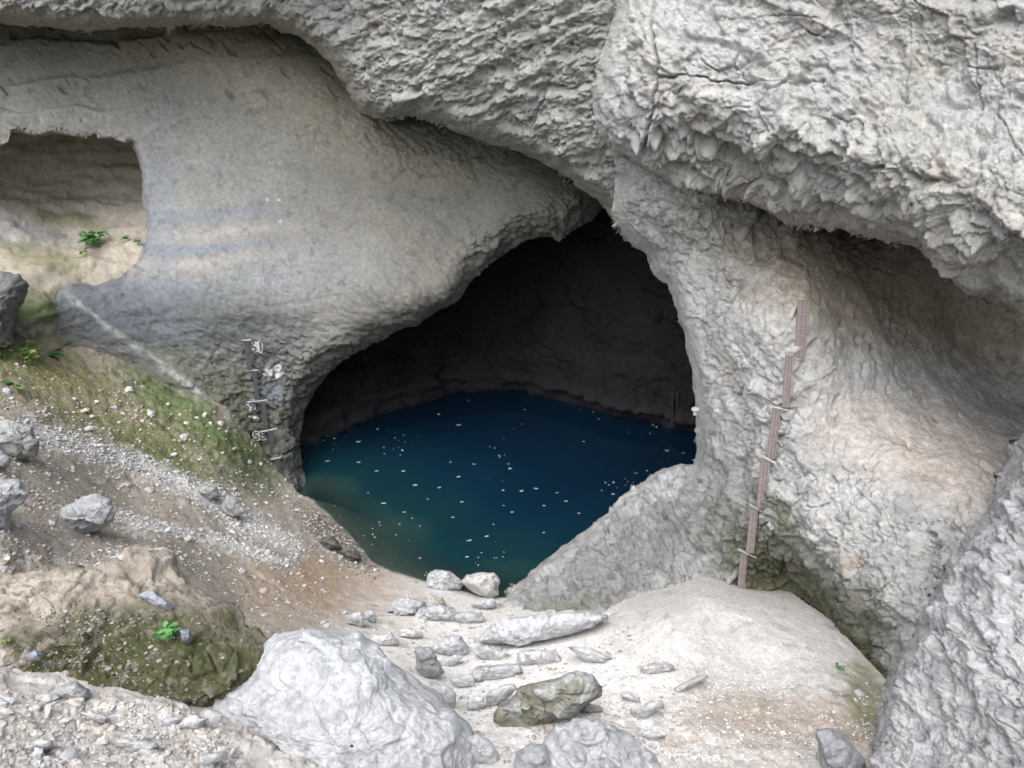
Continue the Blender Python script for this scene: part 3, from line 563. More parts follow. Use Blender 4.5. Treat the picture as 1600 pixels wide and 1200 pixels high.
# ================================================================== ROCKS
GT = LAYER['ground']; GV, GU, GVv = LAYER['ground_V']
def puff(name, poly, label, cat='rock', col=(.42, .425, .43), T=None, group=None, amp=1.6, seed=0, rings=26, K=110, ratio=.15, y0=None, moss=None, colf=None, tilt=0., kind=None, dip_=25, rnd=.6, tw=1.0):
    """a solid stone of the given outline, standing on the ground where its lower edge is seen"""
    P = jag(poly, amp, seed=seed, stp=4); c = P.mean(0); w_ = np.ptp(P[:, 0]); vb = P[:, 1].max(); ub = P[P[:, 1].argmax(), 0]
    if y0 is None:
        d = float(GT.d(np.array([c[0]]), np.array([min(vb, 1240)]))[0]); W_ = w_ * d / F
        if T is None: T = .42 * W_
        y0 = float(pt(c[0], vb, np.array(d))[1]) + T * .75
    # resample the outline
    Q = np.r_[P, P[:1]]; L_ = np.r_[0, np.cumsum(np.hypot(*np.diff(Q, axis=0).T))]; t = np.linspace(0, L_[-1], K, endpoint=False)
    E = np.stack([np.interp(t, L_, Q[:, 0]), np.interp(t, L_, Q[:, 1])], 1)
    r = 1 - np.linspace(0, 1, rings) ** 1.25; r[-1] = .02
    uv = c + (E - c)[None] * r[:, None, None]
    def dd(u_, v_): return (y0 - tilt * (v_ - c[1])) / (CP + (600 - v_) / F * SP)
    prof = (1 - r ** 2.4) ** rnd
    fr_ = pt(uv[..., 0], uv[..., 1], dd(uv[..., 0], uv[..., 1]) - (T * prof)[:, None])
    rb = 1 - np.linspace(0, 1, 12); rb[-1] = .02; uvb = c + (E - c)[None] * rb[:, None, None]
    bk = pt(uvb[..., 0], uvb[..., 1], dd(uvb[..., 0], uvb[..., 1]) + (T * (1 - rb ** 2.4) ** .6)[:, None])[1:]
    A = np.concatenate([bk[::-1], fr_]); n = len(A); V = A.reshape(-1, 3); i = np.arange(n * K).reshape(n, K); j = np.roll(i, -1, 1)
    Fq = np.stack([i[:-1], j[:-1], j[1:], i[1:]], -1).reshape(-1, 4)
    N = vnormals(V, Fq)
    cen = V.mean(0)
    if ((V - cen) * N).sum() < 0: Fq = Fq[:, ::-1]; N = -N
    sz = w_ * y0 / CP / F; B = dip(V, dip_) + seed * 7.3
    k = max(1.6 / max(sz, .25), 1.15)
    rr = ray(*px(V)); rr /= np.linalg.norm(rr, axis=1)[:, None]; fac = np.abs((rr * N).sum(1))
    h = fract(B, (k, k, k * 1.4), 300 + seed, 4 if sz > .7 else 3, ratio, warp=.1, crev=.8) + fbm(B * k * .8, 2, 310) * .07 * min(sz, 2.) + fbm(B * 7, 4, 311) * min(.026, .02 * sz) + ridged(B * k * np.array([1.5, 1.5, 3.]), 3, 312) * .012 * min(sz, 1.5)
    V = V + N * (h * (.35 + .65 * sst(fac, .05, .5)))[:, None]
    nn = fbm(V * 2.2, 4, 320 + seed); C = base(np.array(col), len(V)) * (1 + .16 * nn[:, None]); C = mix(C, np.array(col) * .68, .7 * sst(fbm(V * 5, 3, 330), .05, .5)); C = C * (1 + .16 * perlin(V * 11, 604) + .14 * perlin(V * 24, 605))[:, None]
    if moss is not None: C = mix(C, moss, .8 * sst(nn - .25 * N[:, 2] + .1, .0, .35))
    if colf: C = colf(V, N, C)
    base_ = np.array([cen[0], cen[1], V[:, 2].min()])
    me = mesh_np(name, V - base_, Fq, M_ROCK, np.clip(C, .03, .85))
    return obj(name, me, label=label, cat=cat, group=group, kind=kind, loc=base_)
WHITE = (.53, .54, .555); GREY = (.40, .41, .42); DARK = (.27, .275, .285)
puff('boulder', [(330, 1105), (345, 1082), (385, 1062), (402, 1040), (418, 1010), (440, 986), (475, 976), (520, 986), (560, 985), (590, 1006), (612, 1036), (660, 1066), (690, 1086), (715, 1111), (735, 1136), (745, 1160), (745, 1200), (760, 1290), (600, 1320), (440, 1320), (395, 1200), (378, 1160), (345, 1132)], 'big white limestone boulder at the bottom, largest rock on the path', 'boulder', (.50, .51, .525), T=1.15, y0=8.3, seed=1, rings=120, K=440, ratio=.085, rnd=.5, tilt=.004)
def mound_col(V, N, C):
    u, v = px(V); n2 = fbm(V * 2.5, 4, 340); n = fbm(V * 1., 3, 341)
    C = base(np.array([.36, .315, .265]), len(V)) * (1 + .25 * n2[:, None])
    C = mix(C, (.13, .12, .085), sst(v + 40 * n2, 925, 975) * sst(u, 60, 140)); C = mix(C, (.07, .077, .03), .85 * blob(u, v, 255, 1030, 190, 80, 8, .5, n2, .9) + .9 * blob(u, v, 90, 1040, 90, 26, -14, .5, n2, .7))
    C = mix(C, (.22, .20, .165), .7 * sst(fbm(V * 6, 3, 342), .15, .4)); return C * (1 + .15 * n[:, None])
puff('mossy_mound', [(-120, 905), (-60, 899), (0, 893), (90, 888), (150, 884), (200, 866), (262, 864), (285, 890), (300, 910), (340, 930), (375, 950), (410, 985), (428, 1010), (428, 1032), (405, 1056), (380, 1076), (345, 1096), (325, 1110), (200, 1108), (100, 1084), (0, 1076), (-60, 1080), (-120, 1084)], 'mossy earth mound with a bright green plant, left of the white boulder', 'mound', (.3, .28, .2), T=.75, y0=9.3, seed=2, rings=120, K=460, ratio=.2, colf=mound_col, rnd=.45, tilt=.0085, amp=3)
RK = [
 ([(85, 815), (95, 795), (120, 780), (150, 772), (172, 780), (183, 797), (178, 812), (160, 825), (130, 838), (108, 838), (90, 828)], 'rounded grey boulder alone on the left slope below the pale scree', GREY, {}),
 ([(-60, 735), (0, 745), (30, 750), (46, 768), (40, 785), (20, 800), (10, 825), (-10, 835), (-60, 830)], 'blue grey boulder cut off by the left picture edge, lower one', GREY, {}),
 ([(-25, 655), (20, 655), (50, 668), (62, 690), (60, 712), (30, 718), (0, 705), (-25, 700)], 'dark sided boulder at the left edge, upper of the stacked ones', (.34, .34, .33), {}),
 ([(-30, 702), (0, 700), (17, 715), (15, 728), (-30, 735)], 'small grey rock between the two boulders at the left edge', GREY, {}),
 ([(145, 882), (180, 868), (220, 856), (255, 852), (275, 860), (282, 880), (276, 902), (240, 905), (200, 897), (160, 892)], 'white rounded rock lying on top of the mossy mound', (.50, .50, .49), dict(y0=10.3, T=.35)),
 ([(665, 917), (668, 897), (680, 890), (705, 893), (728, 910), (721, 922), (690, 923)], 'pale rock at the water edge, left of the pair', WHITE, {}),
 ([(720, 910), (728, 899), (750, 893), (772, 895), (780, 908), (779, 930), (765, 938), (740, 925)], 'pale rock at the water edge, right of the pair', (.52, .51, .49), {}),
 ([(735, 946), (750, 933), (772, 935), (777, 948), (757, 954)], 'small pale rock just below the right shore rock', WHITE, {}),
 ([(602, 956), (615, 938), (640, 932), (665, 940), (668, 950), (650, 959), (615, 961)], 'flat pale rock on the ochre sand, left of two', WHITE, {}),
 ([(648, 966), (655, 950), (680, 944), (705, 947), (720, 960), (721, 971), (690, 971), (655, 973)], 'flat pale rock with dark right side, right of two', WHITE, {}),
 ([(567, 970), (570, 957), (582, 953), (590, 962), (586, 973)], 'small white stone at the left end of the rock row', WHITE, {}),
 ([(675, 945), (681, 935), (692, 933), (697, 943), (688, 948)], 'small brownish stone behind the two flat pale rocks', (.42, .37, .32), {}),
 ([(745, 1002), (755, 986), (790, 969), (840, 962), (880, 956), (920, 956), (948, 964), (925, 979), (890, 992), (850, 1001), (800, 1008), (765, 1006)], 'long flat white slab in front of the pier foot', WHITE, dict(T=.7, rnd=.35, ratio=.08)),
 ([(672, 1014), (690, 994), (720, 995), (735, 1010), (729, 1024), (700, 1028)], 'white crumbly rock in the middle of the path', WHITE, {}),
 ([(648, 1012), (672, 1010), (696, 1050), (682, 1059), (665, 1063), (650, 1046)], 'grey tilted rock beside the upper end of the white boulder', (.38, .38, .39), {}),
 ([(738, 1052), (745, 1043), (790, 1038), (812, 1038), (817, 1050), (802, 1058), (790, 1063), (742, 1063)], 'low flat white rock in the pale path', WHITE, dict(rnd=.35)),
 ([(772, 1127), (775, 1108), (795, 1096), (806, 1076), (830, 1066), (870, 1059), (900, 1051), (930, 1055), (943, 1070), (940, 1086), (915, 1101), (895, 1121), (860, 1136), (830, 1146), (795, 1141)], 'grey boulder with olive lichen and a dark right side', (.40, .405, .39), dict(moss=(.22, .21, .15), T=.62, rings=60, K=220, rnd=.45)),
 ([(852, 1165), (870, 1133), (895, 1121), (930, 1123), (960, 1136), (990, 1156), (1015, 1181), (1042, 1212), (1050, 1300), (930, 1320), (850, 1290), (848, 1210)], 'pale cracked boulder at the bottom edge, right of the white one', (.50, .505, .52), dict(T=.75, y0=8.1, rings=70, K=240)),
 ([(803, 1200), (806, 1176), (830, 1160), (852, 1163), (868, 1185), (868, 1230), (830, 1270), (800, 1240)], 'small grey boulder at the bottom edge against the cracked one', (.38, .385, .40), dict(y0=7.9, T=.35)),
 ([(1275, 1142), (1300, 1137), (1326, 1156), (1350, 1186), (1372, 1232), (1330, 1300), (1292, 1235), (1277, 1168)], 'dark grey pointed rock at the bottom edge near the right cliff', (.31, .315, .33), dict(y0=8.3, T=.4)),
 ([(726, 1152), (745, 1145), (765, 1155), (778, 1180), (776, 1197), (740, 1195), (728, 1175)], 'small white rock against the right end of the biggest boulder', WHITE, {}),
 ([(305, 772), (318, 756), (338, 760), (346, 775), (330, 784)], 'grey rock at the foot of the green slope, left of two', (.36, .37, .37), {}),
 ([(345, 788), (355, 770), (375, 780), (383, 800), (366, 810), (350, 803)], 'grey rock at the foot of the green slope, right of two', (.34, .345, .34), {}),
 ([(78, 1088), (95, 1071), (120, 1065), (140, 1076), (143, 1092), (110, 1098)], 'grey flat topped rock below the mossy mound', GREY, dict(y0=None)),
 ([(-60, 428), (0, 424), (28, 430), (46, 446), (40, 468), (24, 495), (20, 540), (-60, 560)], 'dark rock outcrop at the left edge below the alcove', (.15, .15, .152), dict(y0=20.1, T=.9, ratio=.22)),
 ([(-14, 507), (12, 508), (20, 522), (14, 534), (-14, 534)], 'small dark stone at the left edge above the weeds', DARK, {}),
 ([(215, 930), (235, 922), (258, 935), (272, 948), (262, 954), (240, 944)], 'flat blue grey stone lying on the crest of the mound', (.40, .43, .48), dict(y0=9.1, T=.15)),
 ([(282, 985), (296, 982), (303, 998), (296, 1006), (284, 1002)], 'dark blue grey stone just right of the mound plant', (.25, .27, .31), dict(y0=8.6, T=.14)),
 ([(40, 1024), (55, 1015), (67, 1022), (64, 1032), (48, 1033)], 'blue grey stone at the left foot of the mound', (.32, .35, .39), dict(y0=8.25, T=.16)),
 ([(380, 1098), (400, 1090), (425, 1105), (430, 1125), (400, 1128), (382, 1115)], 'pale rounded rock tucked under the left end of the biggest boulder', (.5, .48, .45), {}),
 ([(500, 845), (515, 835), (530, 845), (536, 858), (515, 862)], 'dark wet rock on the shore, left of the pool tip', (.14, .14, .13), {}),
 ([(528, 862), (545, 850), (562, 862), (566, 876), (545, 878)], 'dark wet rock on the shore, next to the sandy tip', (.16, .155, .14), {}),
 ([(1000, 1045), (1020, 1035), (1050, 1036), (1060, 1048), (1030, 1056), (1008, 1054)], 'half buried pale stone at the foot of the gravel heap', (.52, .52, .52), {}),
 ([(905, 1110), (920, 1100), (940, 1104), (944, 1112), (922, 1118)], 'flat stone lying right of the olive boulder', (.42, .40, .38), {}),
]
EX = [(690, 1088, 62, 34, 'pale rounded rock half buried against the biggest boulder'), (838, 1026, 84, 24, 'broad pale slab half buried under the long white slab'), (600, 1000, 58, 24, 'pale slab half buried above the top of the biggest boulder'), (560, 968, 44, 20, 'pale slab half buried at the left end of the rock row'), (765, 1020, 60, 22, 'pale slab half buried in the middle of the path'), (735, 965, 44, 18, 'pale rock half buried below the right shore rock'), (925, 1025, 76, 20, 'pale slab half buried between long slab and gravel heap'), (780, 1085, 50, 26, 'pale rock half buried left of the olive lichen boulder'), (1010, 1110, 60, 22, 'pale slab half buried in the rubble right of the cracked boulder'), (705, 1032, 46, 14, 'half buried pale slab right of the grey tilted rock'), (640, 990, 44, 12, 'half buried pale slab below the two flat rocks'), (722, 1068, 46, 15, 'half buried pale rock beside the biggest boulder, upper one'), (742, 1100, 40, 18, 'half buried pale rock beside the biggest boulder, lower one'), (985, 1090, 44, 13, 'half buried stone right of the olive lichen boulder'), (1075, 1070, 60, 12, 'low pale stone sunk in the lower gravel heap'), (770, 985, 34, 9, 'low pale stone at the left end of the long slab'), (300, 1130, 60, 20, 'pale rock sunk in the rubble left of the biggest boulder'), (215, 1165, 70, 20, 'broad pale rock sunk in the bottom rubble'), (60, 1165, 60, 18, 'pale rock sunk in the rubble at the bottom left'), (330, 1185, 70, 22, 'pale rock at the bottom edge left of the biggest boulder'), (150, 1120, 44, 14, 'low grey rock below the foot of the mound'), (1020, 1150, 40, 14, 'low pale rock right of the cracked boulder')]
for (x_, y_, w_, h_, lab) in EX:
    if h_ < 12: continue
    h_ *= 1.25; rt_ = rng.uniform(-.45, .35)
    a_ = np.linspace(0, 2 * np.pi, 11, endpoint=False) + rng.uniform(0, 1); q_ = rng.uniform(.62, 1.15, 11)
    RK.append(([(x_ + math.cos(t_) * w_ / 2 * g_, y_ + math.sin(t_) * h_ / 2 * g_ + math.cos(t_) * w_ / 2 * g_ * math.sin(rt_)) for t_, g_ in zip(a_, q_)], lab, tuple(np.array([.58, .585, .59]) * rng.uniform(.88, 1.1)), dict(rnd=.4, ratio=.1)))
for k, (poly, lab, col, kw) in enumerate(RK):
    big = np.ptp(np.array(poly)[:, 0])
    kw = dict(dict(rings=int(np.clip(big * .3, 14, 60)), K=int(np.clip(big * 1.5, 60, 240)), amp=min(2., .5 + big * .015)), **kw)
    puff('boulder' if big > 70 else 'rock', poly, lab, 'boulder' if big > 70 else 'rock', col, seed=k + 3, **kw)

# ------------------------------------------------------------------ loose stones (shared meshes) and gravel
def ico(sub, seed, jit, mat, name):
    import bmesh
    bm = bmesh.new(); bmesh.ops.create_icosphere(bm, subdivisions=sub, radius=.5)
    V = np.array([v.co[:] for v in bm.verts]); Fc = np.array([[v.index for v in f.verts] for f in bm.faces]); bm.free()
    V = V * (1 + jit * chunk(V * 1.6 + seed * 9.1, seed, 1.2, .8)[:, None]) * np.array([1, rng.uniform(.65, 1), rng.uniform(.5, .75)])
    return V, Fc
stone_cols = [(.52, .515, .50), (.45, .45, .45), (.38, .38, .39), (.48, .43, .38)]
SM = []
for k in range(12):
    V, Fc = ico(2 if k < 8 else 1, 400 + k, .4, None, 's'); SM.append((V, Fc))
stone_me = [mesh_np('stone', SM[k % 8][0], SM[k % 8][1], rock_mat('stone_tone', 14., .6, .02, .2, col=stone_cols[k // 8]) if k % 8 == 0 else bpy.data.materials[[m.name for m in bpy.data.materials if m.name.startswith('stone_tone')][-1]], smooth=False) for k in range(32)]
GD = np.hypot(GV[:, 1], 0) * CP - (GV[:, 2] - HC) * SP
def pick(mask, n):
    idx = np.flatnonzero(mask); return rng.choice(idx, n, replace=False) if len(idx) > n else idx
inF = (GU > 0) & (GU < 1600) & (GVv < 1200) & (GV[:, 2] > .03)
occ = np.zeros(len(GU), bool)
for P_ in [[(330, 1105), (402, 1040), (440, 986), (475, 976), (560, 985), (660, 1066), (745, 1160), (745, 1200), (400, 1200)], [(0, 893), (150, 884), (262, 864), (340, 930), (428, 1010), (405, 1056), (325, 1110), (200, 1108), (0, 1076)]]:
    cx, cy = np.mean(P_, 0); a = np.array(P_, float); ok = np.zeros(len(GU), int)
    for p, q in zip(a, np.roll(a, -1, 0)):
        m = (p[1] > GVv) != (q[1] > GVv); m &= GU < (q[0] - p[0]) * (GVv - p[1]) / (q[1] - p[1] + 1e-9) + p[0]; ok += m
    occ |= ok % 2 == 1
vis = inF & ~occ
zones = [
 ('stone lying loose on the left slope below the green moss', 'stones on the left slope', vis & (GU < 420) & (GVv > 600) & (GVv < 900), 44, (6, 16)),
 ('stone in the rubble at the bottom left corner below the mossy mound', 'stones in the bottom left rubble', vis & (GU < 480) & (GVv > 1085), 60, (7, 30)),
 ('stone lying loose on the pale path among the boulders', 'stones on the pale path', vis & (GU > 560) & (GU < 860) & (GVv > 965), 26, (6, 14)),
 ('stone lying loose on the dusty ground below the gravel heap', 'stones below the gravel heap', vis & (GU > 870) & (GU < 1360) & (GVv > 1085), 34, (5, 16)),
 ('stone lying loose on the ochre bank beside the pool', 'stones on the ochre bank', vis & (GU > 380) & (GU < 600) & (GVv > 850) & (GVv < 1000), 24, (5, 12)),
]
ANCH = [(c_, n_) for c_, n_ in (((140, 805), 'rounded grey boulder'), ((30, 690), 'dark sided boulder at the left edge'), ((15, 785), 'blue grey boulder at the left edge'), ((340, 775), 'two grey rocks below the moss'), ((290, 830), 'scree chutes'), ((250, 700), 'green moss patch'), ((215, 880), 'white rock on the mound'), ((110, 1085), 'flat topped grey rock'), ((330, 1120), 'left end of the biggest boulder'), ((250, 1110), 'foot of the mossy mound'), ((20, 1150), 'bottom left corner'), ((200, 1170), 'bottom edge under the mound'),
  ((670, 1035), 'grey tilted rock'), ((775, 1050), 'low flat white rock'), ((840, 985), 'long white slab'), ((855, 1100), 'olive lichen boulder'), ((700, 1010), 'white crumbly rock'), ((745, 1170), 'right end of the biggest boulder'), ((945, 1165), 'pale cracked boulder'), ((1320, 1180), 'dark pointed rock'), ((1310, 1045), 'tiny plant by the gravel heap'), ((1030, 1045), 'half buried pale stone'), ((1180, 1080), 'foot of the gravel heap'), ((1130, 1180), 'middle of the bottom edge at right'),
  ((545, 865), 'dark wet shore rocks'), ((577, 963), 'small white stone of the rock row'), ((440, 870), 'lower end of the scree'), ((430, 1000), 'right tip of the mossy mound'), ((640, 945), 'two flat pale rocks'))]
TONE = ['pale', 'light grey', 'grey', 'brownish']
for lab, grp, m, n, (a, b) in zones:
    for i in pick(m, n):
        szp = a + (b - a) * rng.random() ** 2.2; szm = szp * GD[i] / F; k = int(rng.integers(32))
        j = min(range(len(ANCH)), key=lambda q: (ANCH[q][0][0] - GU[i]) ** 2 + (ANCH[q][0][1] - GVv[i]) ** 2); dx_, dy_ = GU[i] - ANCH[j][0][0], GVv[i] - ANCH[j][0][1]
        side = ('right of' if dx_ > 0 else 'left of') if abs(dx_) > abs(dy_) else ('below' if dy_ > 0 else 'above')
        sz_w = 'tiny' if szp < 8 else 'small' if szp < 12 else 'larger'
        o = obj('stone', stone_me[k], label=f'{sz_w} {TONE[k // 8]} {"chip" if "bank" in grp else "stone"} {"close" if math.hypot(dx_, dy_) < 45 else "further off"} {side} the {ANCH[j][1]}', cat='stone', group=grp, loc=GV[i] + np.array([0, 0, szm * .12]))
        o.scale = (szm, szm, szm); o.rotation_euler = (rng.normal(0, .25), rng.normal(0, .25), rng.uniform(0, 6.28))
LOW = []
import bmesh as _bm
for k in range(6):
    bm = _bm.new(); _bm.ops.create_icosphere(bm, subdivisions=1, radius=.5); V = np.array([v.co[:] for v in bm.verts]); Fc = np.array([[v.index for v in f.verts] for f in bm.faces]); bm.free()
    LOW.append((V[:] * (1 + .3 * rng.normal(0, 1, (len(V), 1)).clip(-1, 1)) * np.array([1, .8, .55]), Fc))
def scatter(name, label, cat, P, size, cols, mat=M_GROUND):
    Vs = []; Fs = []; Cs = []; o = 0
    for k in range(6):
        sel = np.arange(len(P)) % 6 == k; p = P[sel]; n = len(p)
        if not n: continue
        V, Fc = LOW[k]; a = rng.uniform(0, 6.28, n); c, s_ = np.cos(a), np.sin(a)
        X = V[None] * (size[sel][:, None, None] * rng.uniform(.75, 1.3, (n, 1, 3)))
        R_ = np.stack([X[..., 0] * c[:, None] - X[..., 1] * s_[:, None], X[..., 0] * s_[:, None] + X[..., 1] * c[:, None], X[..., 2]], -1) + p[:, None, :]
        Vs.append(R_.reshape(-1, 3)); Fs.append((Fc[None] + (np.arange(n) * len(V))[:, None, None] + o).reshape(-1, 3)); o += n * len(V)
        cc = cols[sel] * rng.uniform(.8, 1.2, (n, 1)); Cs.append(np.repeat(cc, len(V), 0))
    o_ = obj(name, mesh_np(name, np.concatenate(Vs), np.concatenate(Fs), mat, np.clip(np.concatenate(Cs), .03, .8), smooth=False), kind='stuff'); o_['label'] = label; o_['category'] = cat
    return o_
# density per picture area
wpx = np.ones(len(GU)); nz = fbm(GV * 1.3, 3, 410)
chute = np.zeros(len(GU))
for (a, b, wd) in (((40, 670), (200, 722), 24), ((200, 722), (330, 775), 26), ((330, 775), (400, 820), 30), ((400, 820), (462, 856), 20), ((180, 808), (330, 842), 16), ((330, 842), (450, 880), 15)):
    a = np.array(a, float); b = np.array(b, float); e = b - a; t = np.clip(((GU - a[0]) * e[0] + (GVv - a[1]) * e[1]) / (e @ e), 0, 1); chute = np.maximum(chute, sst(np.hypot(GU - a[0] - t * e[0], GVv - a[1] - t * e[1]) + 9 * nz, wd, wd * .1))
def wpick(wt, n):
    wt = np.where(vis, np.clip(wt, 0, None), 0); wt = wt / wt.sum(); return rng.choice(len(wt), n, replace=False, p=wt)
i1 = wpick(chute * 1.0 + .03 * (GU < 480) * (GVv > 640) * (GVv < 900), 4200); scatter('scree', 'pale broken scree lying in two chutes down the left slope', 'scree', GV[i1], (1.6 + 7 * rng.random(len(i1)) ** 3) * GD[i1] / F, np.array([[.52, .51, .50]]) * rng.uniform(.6, 1.15, (len(i1), 1)))
left = sst(GU, 600, 460) * sst(GVv, 560, 640)
i2 = wpick(left * (.25 + np.clip(nz, 0, 1) * 1.6) * (1 - chute) * (1 - .8 * np.clip(blob(GU, GVv, 285, 645, 115, 32, 32, .5) + blob(GU, GVv, 250, 705, 90, 26, 28, .5) + blob(GU, GVv, 390, 730, 60, 40, 30, .5), 0, 1)), 4600); cl = np.where(rng.random((len(i2), 1)) < .35, [[.5, .49, .47]], [[.30, .26, .21]])
scatter('gravel', 'grey and brown gravel strewn over the left slope', 'gravel', GV[i2], (1.5 + 6 * rng.random(len(i2)) ** 2.5) * GD[i2] / F, cl)
rgt = sst(GU, 560, 640) * (blob(GU, GVv, 1000, 1080, 200, 80, 0, .5) * 1.2 + sst(GVv, 1060, 1120) + .35 * blob(GU, GVv, 640, 1020, 60, 50)) * (.2 + np.clip(nz, 0, 1) * 1.5)
i6 = wpick(sst(GVv, 1040, 1100) * sst(GU, 620, 420) * (.12 + np.clip(nz, 0, 1) * 2), 3400); scatter('gravel', 'coarse grey and white rubble in the bottom left corner', 'gravel', GV[i6], (2. + 9 * rng.random(len(i6)) ** 2.6) * GD[i6] / F, np.where(rng.random((len(i6), 1)) < .6, [[.55, .545, .535]], [[.45, .40, .345]]))
i3 = wpick(rgt, 3600); scatter('gravel', 'pale gravel strewn over the dusty ground right of the boulders', 'gravel', GV[i3], (1.5 + 5 * rng.random(len(i3)) ** 2.5) * GD[i3] / F, np.where(rng.random((len(i3), 1)) < .7, [[.66, .65, .64]], [[.46, .41, .36]]))
near_r = np.zeros(len(GU))
for poly_, *_r in RK:
    q_ = np.array(poly_, float); c0 = q_.mean(0); e0 = np.ptp(q_, axis=0) / 2 + 3; rr_ = np.hypot((GU - c0[0]) / (e0[0] * 1.25), (GVv - c0[1] - e0[1] * .35) / (e0[1] * 1.15)); near_r = np.maximum(near_r, np.exp(-((rr_ - 1) / .22) ** 2))
i7 = wpick(near_r * (.15 + np.clip(nz + .1, 0, 1)), 2600); scatter('gravel', 'small broken chips gathered round the feet of the rocks', 'gravel', GV[i7], (1.5 + 7 * rng.random(len(i7)) ** 2.2) * GD[i7] / F, np.where(rng.random((len(i7), 1)) < .6, [[.46, .455, .445]], [[.36, .32, .27]]))
i4 = wpick(blob(GU, GVv, 1130, 1000, 190, 90, 14, .3), 2600); scatter('gravel', 'fine pale gravel of the smooth heap below the right gauge', 'gravel', GV[i4], rng.uniform(1., 2.4, len(i4)) * GD[i4] / F, np.repeat(np.array([[.50, .485, .465]]), len(i4), 0))
i5 = wpick(blob(GU, GVv, 520, 840, 75, 24, 40, .5) + .6 * blob(GU, GVv, 560, 870, 40, 14, 40, .5), 700); scatter('gravel', 'coarse wet gravel along the left shore of the pool', 'gravel', GV[i5], rng.uniform(2., 6., len(i5)) * GD[i5] / F, np.where(rng.random((len(i5), 1)) < .5, [[.16, .155, .14]], [[.36, .32, .28]]))

def blades(name, label, P, size, cols):
    n = len(P); a = rng.uniform(0, 6.28, n); ln = rng.normal(0, .5, (n, 2)); w_ = size * .22; V = np.zeros((n, 4, 3)); dx_ = np.stack([np.cos(a), np.sin(a), a * 0], 1) * w_[:, None]
    tip = np.stack([ln[:, 0] * size, ln[:, 1] * size, size], 1); V[:, 0] = P - dx_; V[:, 1] = P + dx_; V[:, 2] = P + tip * .6 + dx_ * .8; V[:, 3] = P + tip
    m = rock_mat(name + '_green', 20., .1, .01, .2); o_ = obj(name, mesh_np(name, V.reshape(-1, 3), np.arange(n * 4).reshape(n, 4), m, np.repeat(cols, 4, 0), smooth=False), kind='stuff'); o_['label'] = label; o_['category'] = 'moss'
mm = blob(GU, GVv, 285, 645, 115, 32, 32, .5, nz, .5) + .9 * blob(GU, GVv, 250, 705, 90, 26, 28, .5, nz, .5) + .5 * blob(GU, GVv, 390, 730, 60, 40, 30, .5, nz, .6) + .35 * blob(GU, GVv, 120, 640, 150, 40, 22, .6, nz, .6) + .5 * blob(GU, GVv, 60, 560, 80, 25, 10, .5, nz, .5)
i8 = wpick(mm, 8000); gcol = np.array([.10, .15, .055]) * rng.uniform(.7, 1.35, (len(i8), 1)) + rng.uniform(0, .05, (len(i8), 1)) * np.array([1, .6, .1])
blades('moss', 'short green moss and grass on the left slope', GV[i8], rng.uniform(1., 2.8, len(i8)) * GD[i8] / F, gcol * .85)
mo = bpy.data.objects['mossy_mound']; MV = np.array([x.co[:] for x in mo.data.vertices]) + np.array(mo.location); mu, mv = px(MV); fr_ok = MV[:, 1] < np.median(MV[:, 1]) + .3
mw = (blob(mu, mv, 255, 1030, 180, 75, 8, .5, fbm(MV * 2.5, 3, 343), .9) + .9 * blob(mu, mv, 90, 1040, 90, 26, -14, .5)) * fr_ok; ii = rng.choice(len(MV), 5000, p=mw / mw.sum())
jj = np.flatnonzero(fr_ok & (mu > -20)); jw = .1 + sst(mv[jj], 985, 900); jj = rng.choice(jj, 1500, p=jw / jw.sum()); scatter('gravel', 'small stones stuck in the earth of the mossy mound', 'gravel', MV[jj], (1.5 + 8 * rng.random(1500) ** 3) * 9.5 / F, np.where(rng.random((1500, 1)) < .3, [[.34, .33, .31]], [[.2, .18, .15]]))
blades('moss', 'short olive moss covering the mound at lower left', MV[ii] + rng.normal(0, .012, (5000, 3)), rng.uniform(1., 2.8, 5000) * 9.5 / F, np.array([.06, .07, .028]) * rng.uniform(.6, 1.4, (5000, 1)))

# ================================================================== FOAM on the pool
def fleck_mesh(seed):
    r = np.random.default_rng(seed); n = 9; a = np.linspace(0, 6.283, n, endpoint=False); q = r.uniform(.45, 1, n)
    V = np.concatenate([np.stack([np.cos(a) * q, np.sin(a) * q * .55, np.zeros(n)], 1), np.stack([np.cos(a) * q * .8, np.sin(a) * q * .45, np.full(n, .12)], 1), [[0, 0, .15]]])
    Fc = [(i, (i + 1) % n, n + (i + 1) % n, n + i) for i in range(n)]; T = [(a_, b_, c_) for a_, b_, c_, d_ in Fc] + [(a_, c_, d_) for a_, b_, c_, d_ in Fc] + [(n + i, n + (i + 1) % n, 2 * n) for i in range(n)]
    return V * np.array([.5, .5, .35]), np.array(T)
M_FOAM = flat_mat('foam', (.27, .31, .33), .9, .1, 8.)
FL = [fleck_mesh(k) for k in range(6)]; fl_me = [mesh_np('foam_fleck', v * np.array([1, 1, .5]), f, M_FOAM, smooth=False) for v, f in FL]
big = [(708, 808), (800, 800), (850, 832), (786, 766), (716, 745), (668, 780), (600, 786), (630, 736), (704, 722), (797, 732), (740, 725), (870, 770), (838, 763), (815, 767), (905, 802), (958, 772), (884, 783), (760, 838), (734, 844), (656, 872), (730, 870), (850, 790), (560, 722), (588, 736), (512, 720), (1042, 704), (1068, 708), (912, 690), (648, 758), (686, 762), (722, 784), (560, 690), (820, 640), (780, 712), (716, 664), (575, 770), (632, 800)]
